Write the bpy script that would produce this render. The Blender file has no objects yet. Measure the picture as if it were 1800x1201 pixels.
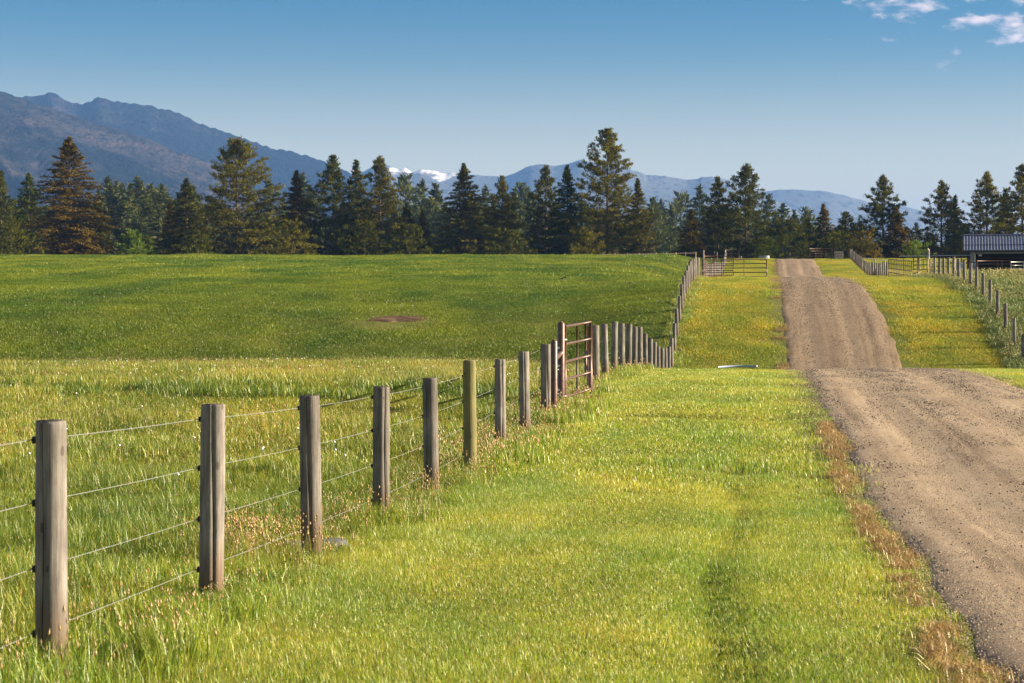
import bpy, math, random
import numpy as np
from mathutils import Vector

random.seed(7)
SC = bpy.context.scene
COL = SC.collection
R = math.radians

# ------------------------------------------------------------------ camera
F, CX, HY = 3500.0, 900.0, 520.0          # focal length in photo pixels, principal column, eye-level row
CZ = 1.9                                  # eye height
cam_d = bpy.data.cameras.new('camera')
cam = bpy.data.objects.new('camera', cam_d); COL.objects.link(cam)
cam.location = (0, 0, CZ); cam.rotation_euler = (R(90), 0, 0)
cam_d.sensor_width = 36.0; cam_d.lens = 36.0 * F / 1800.0
cam_d.shift_y = -(600.5 - HY) / 1800.0
cam_d.clip_start = 0.5; cam_d.clip_end = 60000
cam_d.dof.use_dof = True; cam_d.dof.focus_distance = 36.0; cam_d.dof.aperture_fstop = 9.0
SC.camera = cam

# ------------------------------------------------------------------ sky, sun, exposure
SUN_EL, SUN_AZ = R(18), R(86)             # azimuth clockwise from the viewing direction (+Y)
world = bpy.data.worlds.new('World'); SC.world = world; world.use_nodes = True
def setup_world():
    nt = world.node_tree; nt.nodes.clear(); N = nt.nodes.new; L = nt.links.new
    out = N('ShaderNodeOutputWorld'); bg = N('ShaderNodeBackground'); L(bg.outputs[0], out.inputs[0])
    sky = N('ShaderNodeTexSky'); sky.sky_type = 'NISHITA'; sky.sun_disc = False
    sky.sun_elevation = SUN_EL; sky.sun_rotation = SUN_AZ
    sky.altitude = 1100; sky.air_density = 1.0; sky.dust_density = 1.0; sky.ozone_density = 1.6
    bg.inputs[1].default_value = 0.05
    # clouds: noise on a cloud deck, only in the part of the sky up and to the right
    tc = N('ShaderNodeTexCoord'); sx = N('ShaderNodeSeparateXYZ'); L(tc.outputs['Generated'], sx.inputs[0])
    def M(op, a, b=None, clamp=False):
        n = N('ShaderNodeMath'); n.operation = op; n.use_clamp = clamp
        for i, v in enumerate((a, b)):
            if v is None: continue
            if isinstance(v, (int, float)): n.inputs[i].default_value = v
            else: L(v, n.inputs[i])
        return n.outputs[0]
    zc = M('MAXIMUM', sx.outputs[2], 0.02)
    az = M('DIVIDE', sx.outputs[0], M('MAXIMUM', sx.outputs[1], 0.05))
    el = M('DIVIDE', sx.outputs[2], M('MAXIMUM', sx.outputs[1], 0.05))
    cb = N('ShaderNodeCombineXYZ'); L(az, cb.inputs[0]); L(M('MULTIPLY', el, 2.3), cb.inputs[1])
    n1 = N('ShaderNodeTexNoise'); n1.inputs['Scale'].default_value = 26; n1.inputs['Detail'].default_value = 9; n1.inputs['Roughness'].default_value = 0.6
    L(cb.outputs[0], n1.inputs['Vector'])
    # cover grows towards the upper right
    cov = M('ADD', M('MULTIPLY', M('SUBTRACT', az, 0.188), 1.5), M('MULTIPLY', M('SUBTRACT', el, 0.134), 7.0))
    cov = M('MINIMUM', M('MAXIMUM', cov, -0.6), 0.05)
    dn = M('ADD', n1.outputs[0], cov)
    fac = N('ShaderNodeMapRange'); fac.interpolation_type = 'SMOOTHSTEP'
    fac.inputs['From Min'].default_value = 0.535; fac.inputs['From Max'].default_value = 0.68
    L(dn, fac.inputs['Value'])
    # lit and shaded cloud by a shifted copy of the same noise (sun from the right)
    sh = N('ShaderNodeVectorMath'); sh.operation = 'ADD'; sh.inputs[1].default_value = (0.008, 0.008, 0); L(cb.outputs[0], sh.inputs[0])
    n2 = N('ShaderNodeTexNoise'); n2.inputs['Scale'].default_value = 26; n2.inputs['Detail'].default_value = 5; n2.inputs['Roughness'].default_value = 0.6
    L(sh.outputs[0], n2.inputs['Vector'])
    lit = M('MULTIPLY', M('SUBTRACT', n2.outputs[0], 0.45), 3.0, True)
    cm = N('ShaderNodeMix'); cm.data_type = 'RGBA'; L(lit, cm.inputs[0])
    cm.inputs[6].default_value = (8.2, 6.7, 6.5, 1); cm.inputs[7].default_value = (4.0, 4.2, 5.6, 1)
    mx = N('ShaderNodeMix'); mx.data_type = 'RGBA'
    # pale dusty band round the whole horizon
    sat = N('ShaderNodeHueSaturation'); sat.inputs['Saturation'].default_value = 2.3; sat.inputs['Value'].default_value = 0.53; L(sky.outputs[0], sat.inputs['Color'])
    zz = M('DIVIDE', M('MAXIMUM', sx.outputs[2], 0.0), 0.083)
    hz = M('MULTIPLY', M('POWER', 2.718, M('MULTIPLY', M('MULTIPLY', zz, zz), -1.0)), 0.85)
    hm = N('ShaderNodeMix'); hm.data_type = 'RGBA'; L(hz, hm.inputs[0]); L(sat.outputs[0], hm.inputs[6]); hm.inputs[7].default_value = (10.4, 8.4, 5.2, 1)
    L(M('MULTIPLY', fac.outputs[0], 0.85), mx.inputs[0]); L(hm.outputs[2], mx.inputs[6]); L(cm.outputs[2], mx.inputs[7])
    L(mx.outputs[2], bg.inputs[0])
setup_world()
sun_d = bpy.data.lights.new('sun', 'SUN'); sun_d.energy = 5.0; sun_d.angle = R(0.5); sun_d.color = (1.0, 0.83, 0.60)
sun = bpy.data.objects.new('sun', sun_d); COL.objects.link(sun)
_sd = Vector((math.sin(SUN_AZ) * math.cos(SUN_EL), math.cos(SUN_AZ) * math.cos(SUN_EL), math.sin(SUN_EL)))
sun.rotation_euler = _sd.to_track_quat('Z', 'Y').to_euler()
SC.view_settings.view_transform = 'Standard'; SC.view_settings.look = 'None'
SC.view_settings.exposure = 1.72; SC.view_settings.gamma = 1.0; SC.view_settings.use_curve_mapping = False
SC.render.engine = 'CYCLES'
SC.cycles.max_bounces = 6; SC.cycles.diffuse_bounces = 3; SC.cycles.transmission_bounces = 3; SC.cycles.transparent_max_bounces = 4
SC.cycles.volume_bounces = 0; SC.cycles.use_denoising = True
SC.cycles.volume_max_steps = 64

# ------------------------------------------------------------------ helpers
def vnoise(x, y, seed=0):
    x = np.asarray(x, float); y = np.asarray(y, float)
    xi = np.floor(x).astype(np.int64); yi = np.floor(y).astype(np.int64)
    xf = x - xi; yf = y - yi
    def h(a, b):
        n = (a * 374761393 + b * 668265263 + seed * 974634777) & 0x7fffffff
        n = ((n ^ (n >> 13)) * 1274126177) & 0x7fffffff
        return ((n ^ (n >> 16)) & 0xffff) / 65535.0
    u = xf * xf * (3 - 2 * xf); v = yf * yf * (3 - 2 * yf)
    return (h(xi, yi) * (1 - u) + h(xi + 1, yi) * u) * (1 - v) + (h(xi, yi + 1) * (1 - u) + h(xi + 1, yi + 1) * u) * v
def fbm(x, y, seed=0, oct=4):
    s = 0; a = 0.5; t = 0
    for i in range(oct):
        s = s + a * vnoise(x * 2 ** i, y * 2 ** i, seed + i * 17); t += a; a *= 0.5
    return s / t
def sstep(a, b, x):
    t = np.clip((np.asarray(x, float) - a) / (b - a), 0, 1); return t * t * (3 - 2 * t)

def tag(o, label=None, cat=None, group=None, kind=None):
    if label: o['label'] = label
    if cat: o['category'] = cat
    if group: o['group'] = group
    if kind: o['kind'] = kind
    return o
def link(o, parent=None):
    COL.objects.link(o)
    if parent is not None: o.parent = parent
    return o
def empty(name, loc=(0, 0, 0), rz=0.0):
    o = bpy.data.objects.new(name, None); o.location = loc; o.rotation_euler = (0, 0, rz); o.empty_display_size = 0.2
    return link(o)
def np_mesh(name, V, faces, mats=(), midx=None, smooth=False, attr=None, uv=None):
    me = bpy.data.meshes.new(name)
    V = np.asarray(V, np.float32).reshape(-1, 3)
    me.vertices.add(len(V)); me.vertices.foreach_set('co', V.ravel())
    loops = []; starts = []; tot = 0
    for fa in faces:
        fa = np.asarray(fa, np.int32)
        if len(fa) == 0: continue
        k = fa.shape[1]; loops.append(fa.ravel()); starts.append(tot + np.arange(len(fa)) * k); tot += fa.size
    loops = np.concatenate(loops); starts = np.concatenate(starts).astype(np.int32)
    me.loops.add(len(loops)); me.loops.foreach_set('vertex_index', loops.astype(np.int32))
    me.polygons.add(len(starts)); me.polygons.foreach_set('loop_start', starts)
    for m in mats: me.materials.append(m)
    if midx is not None: me.polygons.foreach_set('material_index', np.asarray(midx, np.int32))
    if smooth: me.polygons.foreach_set('use_smooth', np.ones(len(starts), bool))
    if attr is not None:
        a = me.attributes.new('tint', 'FLOAT', 'POINT'); a.data.foreach_set('value', np.asarray(attr, np.float32))
    if uv is not None:
        l = me.uv_layers.new(name='UVMap'); l.data.foreach_set('uv', np.asarray(uv, np.float32)[loops].ravel())
    me.update(calc_edges=True); me.validate()
    return me
class MB:
    """collects boxes, tubes and lathes into one mesh"""
    def __init__(s): s.V = []; s.Q = []; s.P = []; s.n = 0
    def add(s, V, faces):
        s.V += [tuple(v) for v in V]; s.P += [tuple(i + s.n for i in f) for f in faces]; s.n += len(V)
        return s
    def box(s, c, size, rz=0.0):
        cx, cy, cz = c; a, b, d = (q / 2 for q in size); ca, sa = math.cos(rz), math.sin(rz)
        V = []
        for z in (-d, d):
            for x, y in ((-a, -b), (a, -b), (a, b), (-a, b)): V.append((cx + x * ca - y * sa, cy + x * sa + y * ca, cz + z))
        return s.add(V, [(3, 2, 1, 0), (4, 5, 6, 7), (0, 1, 5, 4), (1, 2, 6, 5), (2, 3, 7, 6), (3, 0, 4, 7)])
    def tube(s, pts, r, n=8, caps=True):
        pts = [Vector(p) for p in pts]; rs = r if isinstance(r, (list, tuple)) else [r] * len(pts)
        V = []; Fc = []
        for i, p in enumerate(pts):
            d = (pts[min(i + 1, len(pts) - 1)] - pts[max(i - 1, 0)]).normalized()
            up = Vector((0, 0, 1)) if abs(d.z) < 0.95 else Vector((0, 1, 0))
            a = d.cross(up).normalized(); b = a.cross(d)
            for k in range(n):
                t = 2 * math.pi * k / n; V.append(p + (a * math.cos(t) + b * math.sin(t)) * rs[i])
        for i in range(len(pts) - 1):
            for k in range(n):
                k2 = (k + 1) % n; Fc.append((i * n + k, i * n + k2, (i + 1) * n + k2, (i + 1) * n + k))
        if caps: Fc.append(tuple(range(n))); Fc.append(tuple((len(pts) - 1) * n + k for k in range(n - 1, -1, -1)))
        return s.add(V, Fc)
    def build(s, name, mat, parent=None, smooth=False):
        me = bpy.data.meshes.new(name); me.from_pydata([tuple(v) for v in s.V], [], s.P); me.materials.append(mat)
        if smooth: me.polygons.foreach_set('use_smooth', [True] * len(me.polygons))
        me.update()
        return link(bpy.data.objects.new(name, me), parent)

# ------------------------------------------------------------------ materials
def mat_new(name):
    m = bpy.data.materials.new(name); m.use_nodes = True; m.node_tree.nodes.clear(); return m
class NT:
    def __init__(s, m): s.t = m.node_tree; s.L = s.t.links.new
    def n(s, ty, **kw):
        x = s.t.nodes.new(ty)
        for k, v in kw.items():
            if k in x.inputs: x.inputs[k].default_value = v
            else: setattr(x, k, v)
        return x
    def math(s, op, a, b=None, clamp=False):
        n = s.t.nodes.new('ShaderNodeMath'); n.operation = op; n.use_clamp = clamp
        for i, v in enumerate((a, b)):
            if v is None: continue
            if isinstance(v, (int, float)): n.inputs[i].default_value = v
            else: s.L(v, n.inputs[i])
        return n.outputs[0]
    def mix(s, f, a, b, blend='MIX'):
        n = s.t.nodes.new('ShaderNodeMix'); n.data_type = 'RGBA'; n.blend_type = blend
        for i, v in ((0, f), (6, a), (7, b)):
            if isinstance(v, (int, float)): n.inputs[i].default_value = v
            elif isinstance(v, (tuple, list)): n.inputs[i].default_value = tuple(v) + (1,) * (4 - len(v))
            else: s.L(v, n.inputs[i])
        return n.outputs[2]
    def ramp(s, f, stops):
        n = s.t.nodes.new('ShaderNodeValToRGB'); e = n.color_ramp.elements
        while len(e) < len(stops): e.new(0.5)
        for i, (p, c) in enumerate(stops):
            e[i].position = p; e[i].color = tuple(c) + (1,) * (4 - len(c))
        s.L(f, n.inputs[0]); return n.outputs[0]
    def noise(s, scale, vec=None, detail=4, rough=0.55):
        n = s.n('ShaderNodeTexNoise'); n.inputs['Scale'].default_value = scale; n.inputs['Detail'].default_value = detail; n.inputs['Roughness'].default_value = rough
        if vec is not None: s.L(vec, n.inputs['Vector'])
        return n.outputs[0]
    def pos(s): return s.n('ShaderNodeNewGeometry').outputs['Position']
    def obj(s): return s.n('ShaderNodeTexCoord').outputs['Object']
    def scale(s, vec, sc):
        n = s.n('ShaderNodeMapping'); n.inputs['Scale'].default_value = sc; s.L(vec, n.inputs['Vector']); return n.outputs[0]
    def bump(s, h, strength, dist):
        n = s.n('ShaderNodeBump'); n.inputs['Strength'].default_value = strength; n.inputs['Distance'].default_value = dist; s.L(h, n.inputs['Height']); return n.outputs[0]
    def out(s, sh): o = s.n('ShaderNodeOutputMaterial'); s.L(sh, o.inputs[0])
    def principled(s, col, rough=0.7, metal=0.0, bump=None, spec=0.3):
        p = s.n('ShaderNodeBsdfPrincipled'); p.inputs['Metallic'].default_value = metal; p.inputs['Specular IOR Level'].default_value = spec
        if isinstance(rough, (int, float)): p.inputs['Roughness'].default_value = rough
        else: s.L(rough, p.inputs['Roughness'])
        if isinstance(col, tuple): p.inputs['Base Color'].default_value = col + (1,)
        else: s.L(col, p.inputs['Base Color'])
        if bump is not None: s.L(bump, p.inputs['Normal'])
        s.out(p.outputs[0]); return p

def leafy(name, stops, patch_a, patch_b, pscale=(0.25, 0.12, 0.3), trans=0.35, noise_amt=0.5, attr=True, gloss=0.06):
    """grass or foliage: colour from the blade's own tint, varied in patches over the land"""
    m = mat_new(name); t = NT(m)
    p = t.pos()
    big = t.noise(1.0, t.scale(p, pscale), 4, 0.6)
    bigc = t.math('MULTIPLY', t.math('SUBTRACT', big, 0.36), 3.6, True)
    if attr:
        a = t.n('ShaderNodeAttribute'); a.attribute_name = 'tint'
        col = t.ramp(a.outputs['Fac'], stops)
    else:
        col = t.ramp(t.noise(1.3, p, 3), stops)
    col = t.mix(1.0, col, t.mix(bigc, patch_a, patch_b), 'MULTIPLY')
    oi = t.n('ShaderNodeObjectInfo')
    hs = t.n('ShaderNodeHueSaturation'); t.L(col, hs.inputs['Color'])
    t.L(t.math('ADD', t.math('MULTIPLY', oi.outputs['Random'], noise_amt), 1 - noise_amt / 2), hs.inputs['Value'])
    d = t.n('ShaderNodeBsdfDiffuse'); t.L(hs.outputs[0], d.inputs[0])
    tr = t.n('ShaderNodeBsdfTranslucent'); t.L(hs.outputs[0], tr.inputs[0])
    ms = t.n('ShaderNodeMixShader'); ms.inputs[0].default_value = trans; t.L(d.outputs[0], ms.inputs[1]); t.L(tr.outputs[0], ms.inputs[2])
    if gloss > 0:
        g = t.n('ShaderNodeBsdfGlossy'); g.inputs['Roughness'].default_value = 0.45; g.inputs[0].default_value = (0.9, 0.95, 0.8, 1)
        m2 = t.n('ShaderNodeMixShader'); m2.inputs[0].default_value = gloss; t.L(ms.outputs[0], m2.inputs[1]); t.L(g.outputs[0], m2.inputs[2]); ms = m2
    t.out(ms.outputs[0]); return m

M = {}
def simple(name, col, rough=0.6, metal=0.0, var=0.3, sc=8.0, bump=0.0):
    m = mat_new(name); t = NT(m); o = t.obj()
    n = t.noise(sc, o, 5, 0.6)
    c = t.mix(n, tuple(v * (1 - var) for v in col), tuple(min(1, v * (1 + var)) for v in col))
    t.principled(c, rough, metal, t.bump(n, bump, 0.01) if bump else None); M[name] = m; return m
simple('galvanised', (0.62, 0.62, 0.6), 0.35, 0.7, 0.15)
simple('white_wire', (0.27, 0.285, 0.28), 0.4, 0.0, 0.1)
simple('black_plastic', (0.02, 0.02, 0.02), 0.5)
simple('pale_blue_plastic', (0.30, 0.38, 0.52), 0.5, 0.0, 0.12)
simple('grey_pipe', (0.40, 0.42, 0.43), 0.45, 0.5, 0.15)
simple('pale_stone', (0.15, 0.155, 0.165), 0.85, 0.0, 0.3, 9, 0.4)
simple('white_paint', (0.75, 0.75, 0.73), 0.5, 0.0, 0.1)
simple('dark_metal_wall', (0.045, 0.045, 0.05), 0.6, 0.2, 0.3)
simple('grey_trim', (0.23, 0.26, 0.3), 0.5, 0.1, 0.15)
simple('yellow_post', (0.42, 0.31, 0.12), 0.7, 0.0, 0.25)
simple('pale_board', (0.46, 0.41, 0.34), 0.8, 0.0, 0.3, 3)
simple('chain', (0.12, 0.1, 0.08), 0.5, 0.8)
simple('bird_dark', (0.015, 0.017, 0.03), 0.5); simple('bird_white', (0.75, 0.75, 0.75), 0.7)
simple('dandelion', (0.8, 0.8, 0.76), 0.9, 0, 0.05)
simple('tank_steel', (0.24, 0.27, 0.3), 0.4, 0.3, 0.15)
simple('shed_roof', (0.16, 0.18, 0.235), 0.45, 0.35, 0.15, 2.0)
simple('bark', (0.11, 0.075, 0.05), 0.9, 0, 0.5, 6, 0.6)
simple('dead_stem', (0.35, 0.25, 0.12), 0.8)

def rust():
    m = mat_new('brown_steel'); t = NT(m); o = t.pos()
    n = t.noise(14, o, 6, 0.65)
    c = t.ramp(n, [(0.3, (0.05, 0.03, 0.023)), (0.55, (0.13, 0.073, 0.052)), (0.75, (0.23, 0.13, 0.08))])
    t.principled(c, 0.42, 0.25, t.bump(n, 0.25, 0.004), 0.5); M['brown_steel'] = m
rust()

def wood(name, cols, stain=True):
    m = mat_new(name); t = NT(m); o = t.obj()
    oi = t.n('ShaderNodeObjectInfo')
    va = t.n('ShaderNodeVectorMath'); va.operation = 'ADD'; t.L(o, va.inputs[0])
    cb = t.n('ShaderNodeCombineXYZ'); t.L(t.math('MULTIPLY', oi.outputs['Random'], 37.0), cb.inputs[0]); t.L(t.math('MULTIPLY', oi.outputs['Random'], 91.0), cb.inputs[2])
    t.L(cb.outputs[0], va.inputs[1]); v = va.outputs[0]
    grain = t.noise(1.0, t.scale(v, (55, 55, 1.8)), 6, 0.75)
    blotch = t.noise(1.0, t.scale(v, (9, 9, 3.0)), 4, 0.6)
    col = t.ramp(t.math('ADD', t.math('MULTIPLY', grain, 0.6), t.math('MULTIPLY', blotch, 0.4)), cols)
    vo = t.n('ShaderNodeTexVoronoi'); vo.inputs['Scale'].default_value = 1.0; t.L(t.scale(v, (11, 11, 4.5)), vo.inputs['Vector'])
    knot = t.math('LESS_THAN', vo.outputs['Distance'], 0.13)
    col = t.mix(t.math('MULTIPLY', knot, 0.6), col, (0.05, 0.035, 0.025))
    if stain:  # brown damp wood near the ground
        sep = t.n('ShaderNodeSeparateXYZ'); t.L(o, sep.inputs[0])
        f = t.math('MULTIPLY', t.math('SUBTRACT', t.math('ADD', 0.22, t.math('MULTIPLY', blotch, 0.5)), sep.outputs[2]), 3.0, True)
        col = t.mix(t.math('MULTIPLY', f, 0.75), col, (0.13, 0.075, 0.038))
    hs = t.n('ShaderNodeHueSaturation'); t.L(col, hs.inputs['Color']); t.L(t.math('ADD', 0.82, t.math('MULTIPLY', oi.outputs['Random'], 0.36)), hs.inputs['Value'])
    t.principled(hs.outputs[0], 0.85, 0, t.bump(grain, 0.7, 0.006), 0.15); M[name] = m
wood('grey_wood', [(0.32, (0.05, 0.042, 0.036)), (0.5, (0.178, 0.163, 0.148)), (0.68, (0.365, 0.342, 0.312))])
wood('green_wood', [(0.25, (0.07, 0.068, 0.03)), (0.5, (0.17, 0.16, 0.07)), (0.75, (0.29, 0.26, 0.125))], False)
wood('end_grain', [(0.25, (0.03, 0.026, 0.022)), (0.5, (0.075, 0.063, 0.055)), (0.75, (0.14, 0.12, 0.1))], False)
simple('crack_dark', (0.012, 0.01, 0.008), 0.95)

# ------------------------------------------------------------------ lie of the land
FX0, FX1 = -3.632, 0.12286                # left fence line: x = FX0 + FX1 * y
def fence_x(d): return FX0 + FX1 * d
_lane = [(-60, -1.75), (0, -1.75), (10.26, -1.788), (13.26, -1.869), (16.26, -1.95), (19.26, -1.995), (22.26, -2.02), (25.26, -2.01), (28.26, -1.97), (31.26, -1.93),
         (34.26, -1.86), (40, -1.70), (44.8, -1.58), (47.6, -1.56), (50.6, -1.57), (54.1, -1.60), (56.7, -1.64), (59.4, -1.72), (62.6, -1.88), (65.2, -2.07), (67.9, -2.32),
         (70.7, -2.5), (73.5, -2.67), (76.2, -2.82), (79.3, -2.95), (82, -3.0), (84.2, -2.72), (86.9, -2.2), (90, -1.5), (92.8, -.87), (95.5, -.34), (97.9, .08), (100.9, .45),
         (103.3, .72), (105.9, 1.0), (108.7, 1.22), (111, 1.38), (117.7, 1.67), (127, 1.86)]
_lane = [(d, z - float(np.interp(d, [35, 46, 60, 72, 140], [.11, .17, .17, .07, .04]))) for d, z in _lane]
LT = [(d, z - 20 * d / F) for d, z in _lane] + [(d, (HY - y) / F * d) for d, y in ((131, 489), (138, 492), (147, 496), (160, 492), (174, 487), (200, 486), (208, 483), (214, 478), (230, 466), (245, 455.5))]
LT += [(262, 4.6), (300, 4.0), (400, 2.0), (800, -4), (3000, -16), (40000, -16)]
FT = [(d, z - 20 * d / F) for d, z in _lane if d < 38] + [(d, (HY - y) / F * d) for d, y in ((40, 688), (45, 668), (50, 652), (55, 643), (60, 644), (66, 655), (72, 668), (80, 676), (85, 664), (90, 622), (95, 580),
      (100, 550), (108, 522), (117, 504), (127, 492), (145, 478.5), (170, 467), (200, 457), (222, 450.5), (232, 449))]
FT += [(250, 4.4), (300, 3.2), (400, 1.0), (800, -4), (3000, -16), (40000, -16)]
_dd = np.concatenate([np.arange(-60, 300, 0.5), np.geomspace(300, 40000, 200)])
def _smooth(T):
    z = np.interp(_dd, [a for a, b in T], [b for a, b in T])
    k = np.exp(-0.5 * (np.arange(-8, 9) / 3.0) ** 2); k /= k.sum()
    zz = np.convolve(np.pad(z[:720], 8, mode='edge'), k, 'valid'); z = z.copy(); z[8:712] = zz[8:712]; return z
_ZL, _ZF = _smooth(LT), _smooth(FT)
def road_left(d):
    return 4.88 + 0.9 * sstep(130, 230, d) + 0.12 * (vnoise(np.asarray(d) * 0.9, np.asarray(d) * 0 + 3.3, 5) - 0.5) + 0.3 * (fbm(np.asarray(d) * 0.13, np.asarray(d) * 0 + 1.7, 8) - 0.5)
def road_width(d):
    return np.interp(d, [0, 55, 70, 84, 96, 106, 112, 127, 200, 240], [4.6, 4.6, 4.9, 5.1, 4.9, 4.6, 4.35, 4.25, 4.9, 4.9]) + 0.15 * (vnoise(np.asarray(d) * 0.7, np.asarray(d) * 0 + 8.3, 6) - 0.5)
DIRT_D, DIRT_X = 98.5, (700 - CX) / F * 98.5
def ground_z(x, d, fine=True):
    x = np.asarray(x, float); d = np.asarray(d, float)
    u = x - fence_x(d)
    zl = np.interp(d, _dd, _ZL); zf = np.interp(d, _dd, _ZF)
    w = sstep(-0.6, -7.0, u)
    z = zl * (1 - w) + zf * w
    near = sstep(-20, 5, d) * (1 - sstep(300, 500, d))
    z = z + near * 0.22 * (fbm(x / 9.0, d / 9.0, 3, 3) - 0.5) * (0.35 + 0.65 * sstep(-2, -12, u)) * (0.4 + 0.6 * sstep(30, 100, d))
    z = z + near * 0.10 * (fbm(x / 2.2, d / 2.6, 9, 2) - 0.5) * sstep(-0.5, -2, u)
    z = z + near * 0.075 * (fbm(x / 3.4, d / 1.9, 13, 2) - 0.5) * sstep(.1, .8, u) * (1 - sstep(4.0, 4.7, u)) * (1 - sstep(50, 70, d))
    # shallow ditches across the mown strip and across the field
    z = z - 0.13 * np.exp(-((d - 35.2 + 0.25 * (u - 2)) / 0.35) ** 2) * sstep(-0.2, 0.6, u) * (1 - sstep(3.2, 4.6, u))
    z = z - 0.28 * np.exp(-((d - 40.5 - 1.2 * (vnoise(x / 4, x * 0, 4) - 0.5)) / 0.55) ** 2) * sstep(-1.2, -3, u)
    # old mower/wheel furrow on the strip
    z = z - 0.08 * np.exp(-((u - 3.35 - 0.2 * (vnoise(d / 5, d * 0, 2) - .5)) / 0.16) ** 2) * (1 - sstep(26, 32, d)) * sstep(-.2, .3, u)
    # bare hollow on the hillside
    r2 = ((x - DIRT_X) / 1.7) ** 2 + ((d - DIRT_D) / 1.15) ** 2
    z = z - 0.10 * np.exp(-r2 ** 1.5)
    return z + CZ
def gz(x, d): return float(ground_z(np.array([x]), np.array([d]))[0])
def at(px, d, y=None):
    """world point for a photo column and a distance; on the ground unless a photo row is given"""
    x = (px - CX) / F * d
    return Vector((x, d, gz(x, d) if y is None else CZ + (HY - y) / F * d))

def build_ground():
    rows = np.concatenate([np.arange(-40, 4, 2.0), np.arange(4, 60, 0.35), np.arange(60, 92, 0.7), np.arange(92, 106, .3), np.arange(106, 150, 0.7), np.arange(150, 300, 1.5), np.geomspace(300, 30000, 60)])
    s = np.linspace(-1, 1, 301); s = np.sign(s) * (0.55 * np.abs(s) + 0.45 * np.abs(s) ** 2.5)
    D = np.repeat(rows[:, None], len(s), 1)
    W = 26 + 0.55 * np.abs(D)
    X = FX1 * np.clip(D, 0, 300) + 1.0 + s[None, :] * W
    Z = ground_z(X, D)
    V = np.stack([X, D, Z], -1).reshape(-1, 3)
    nr, nc = X.shape; i = np.arange(nr * nc).reshape(nr, nc)
    Q = np.stack([i[:-1, :-1], i[:-1, 1:], i[1:, 1:], i[1:, :-1]], -1).reshape(-1, 4)
    m = mat_new('turf'); t = NT(m); p = t.pos()
    n1 = t.noise(1, t.scale(p, (0.5, 0.16, 0.5)), 6, 0.62); n2 = t.noise(1, t.scale(p, (9, 5, 9)), 4, 0.6)
    c = t.ramp(n1, [(0.3, (0.10, 0.13, 0.02)), (0.5, (0.16, 0.185, 0.03)), (0.7, (0.23, 0.22, 0.05))])
    c = t.mix(t.math('MULTIPLY', n2, 0.5), c, (0.12, 0.105, 0.05))
    t.principled(c, 0.95, 0, t.bump(n2, 0.8, 0.08), 0.05)
    o = link(bpy.data.objects.new('ground', np_mesh('ground', V, [Q], [m], smooth=True)))
    tag(o, 'rolling grassland under the field, the mown strips and the road', kind='structure')
build_ground()

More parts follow.
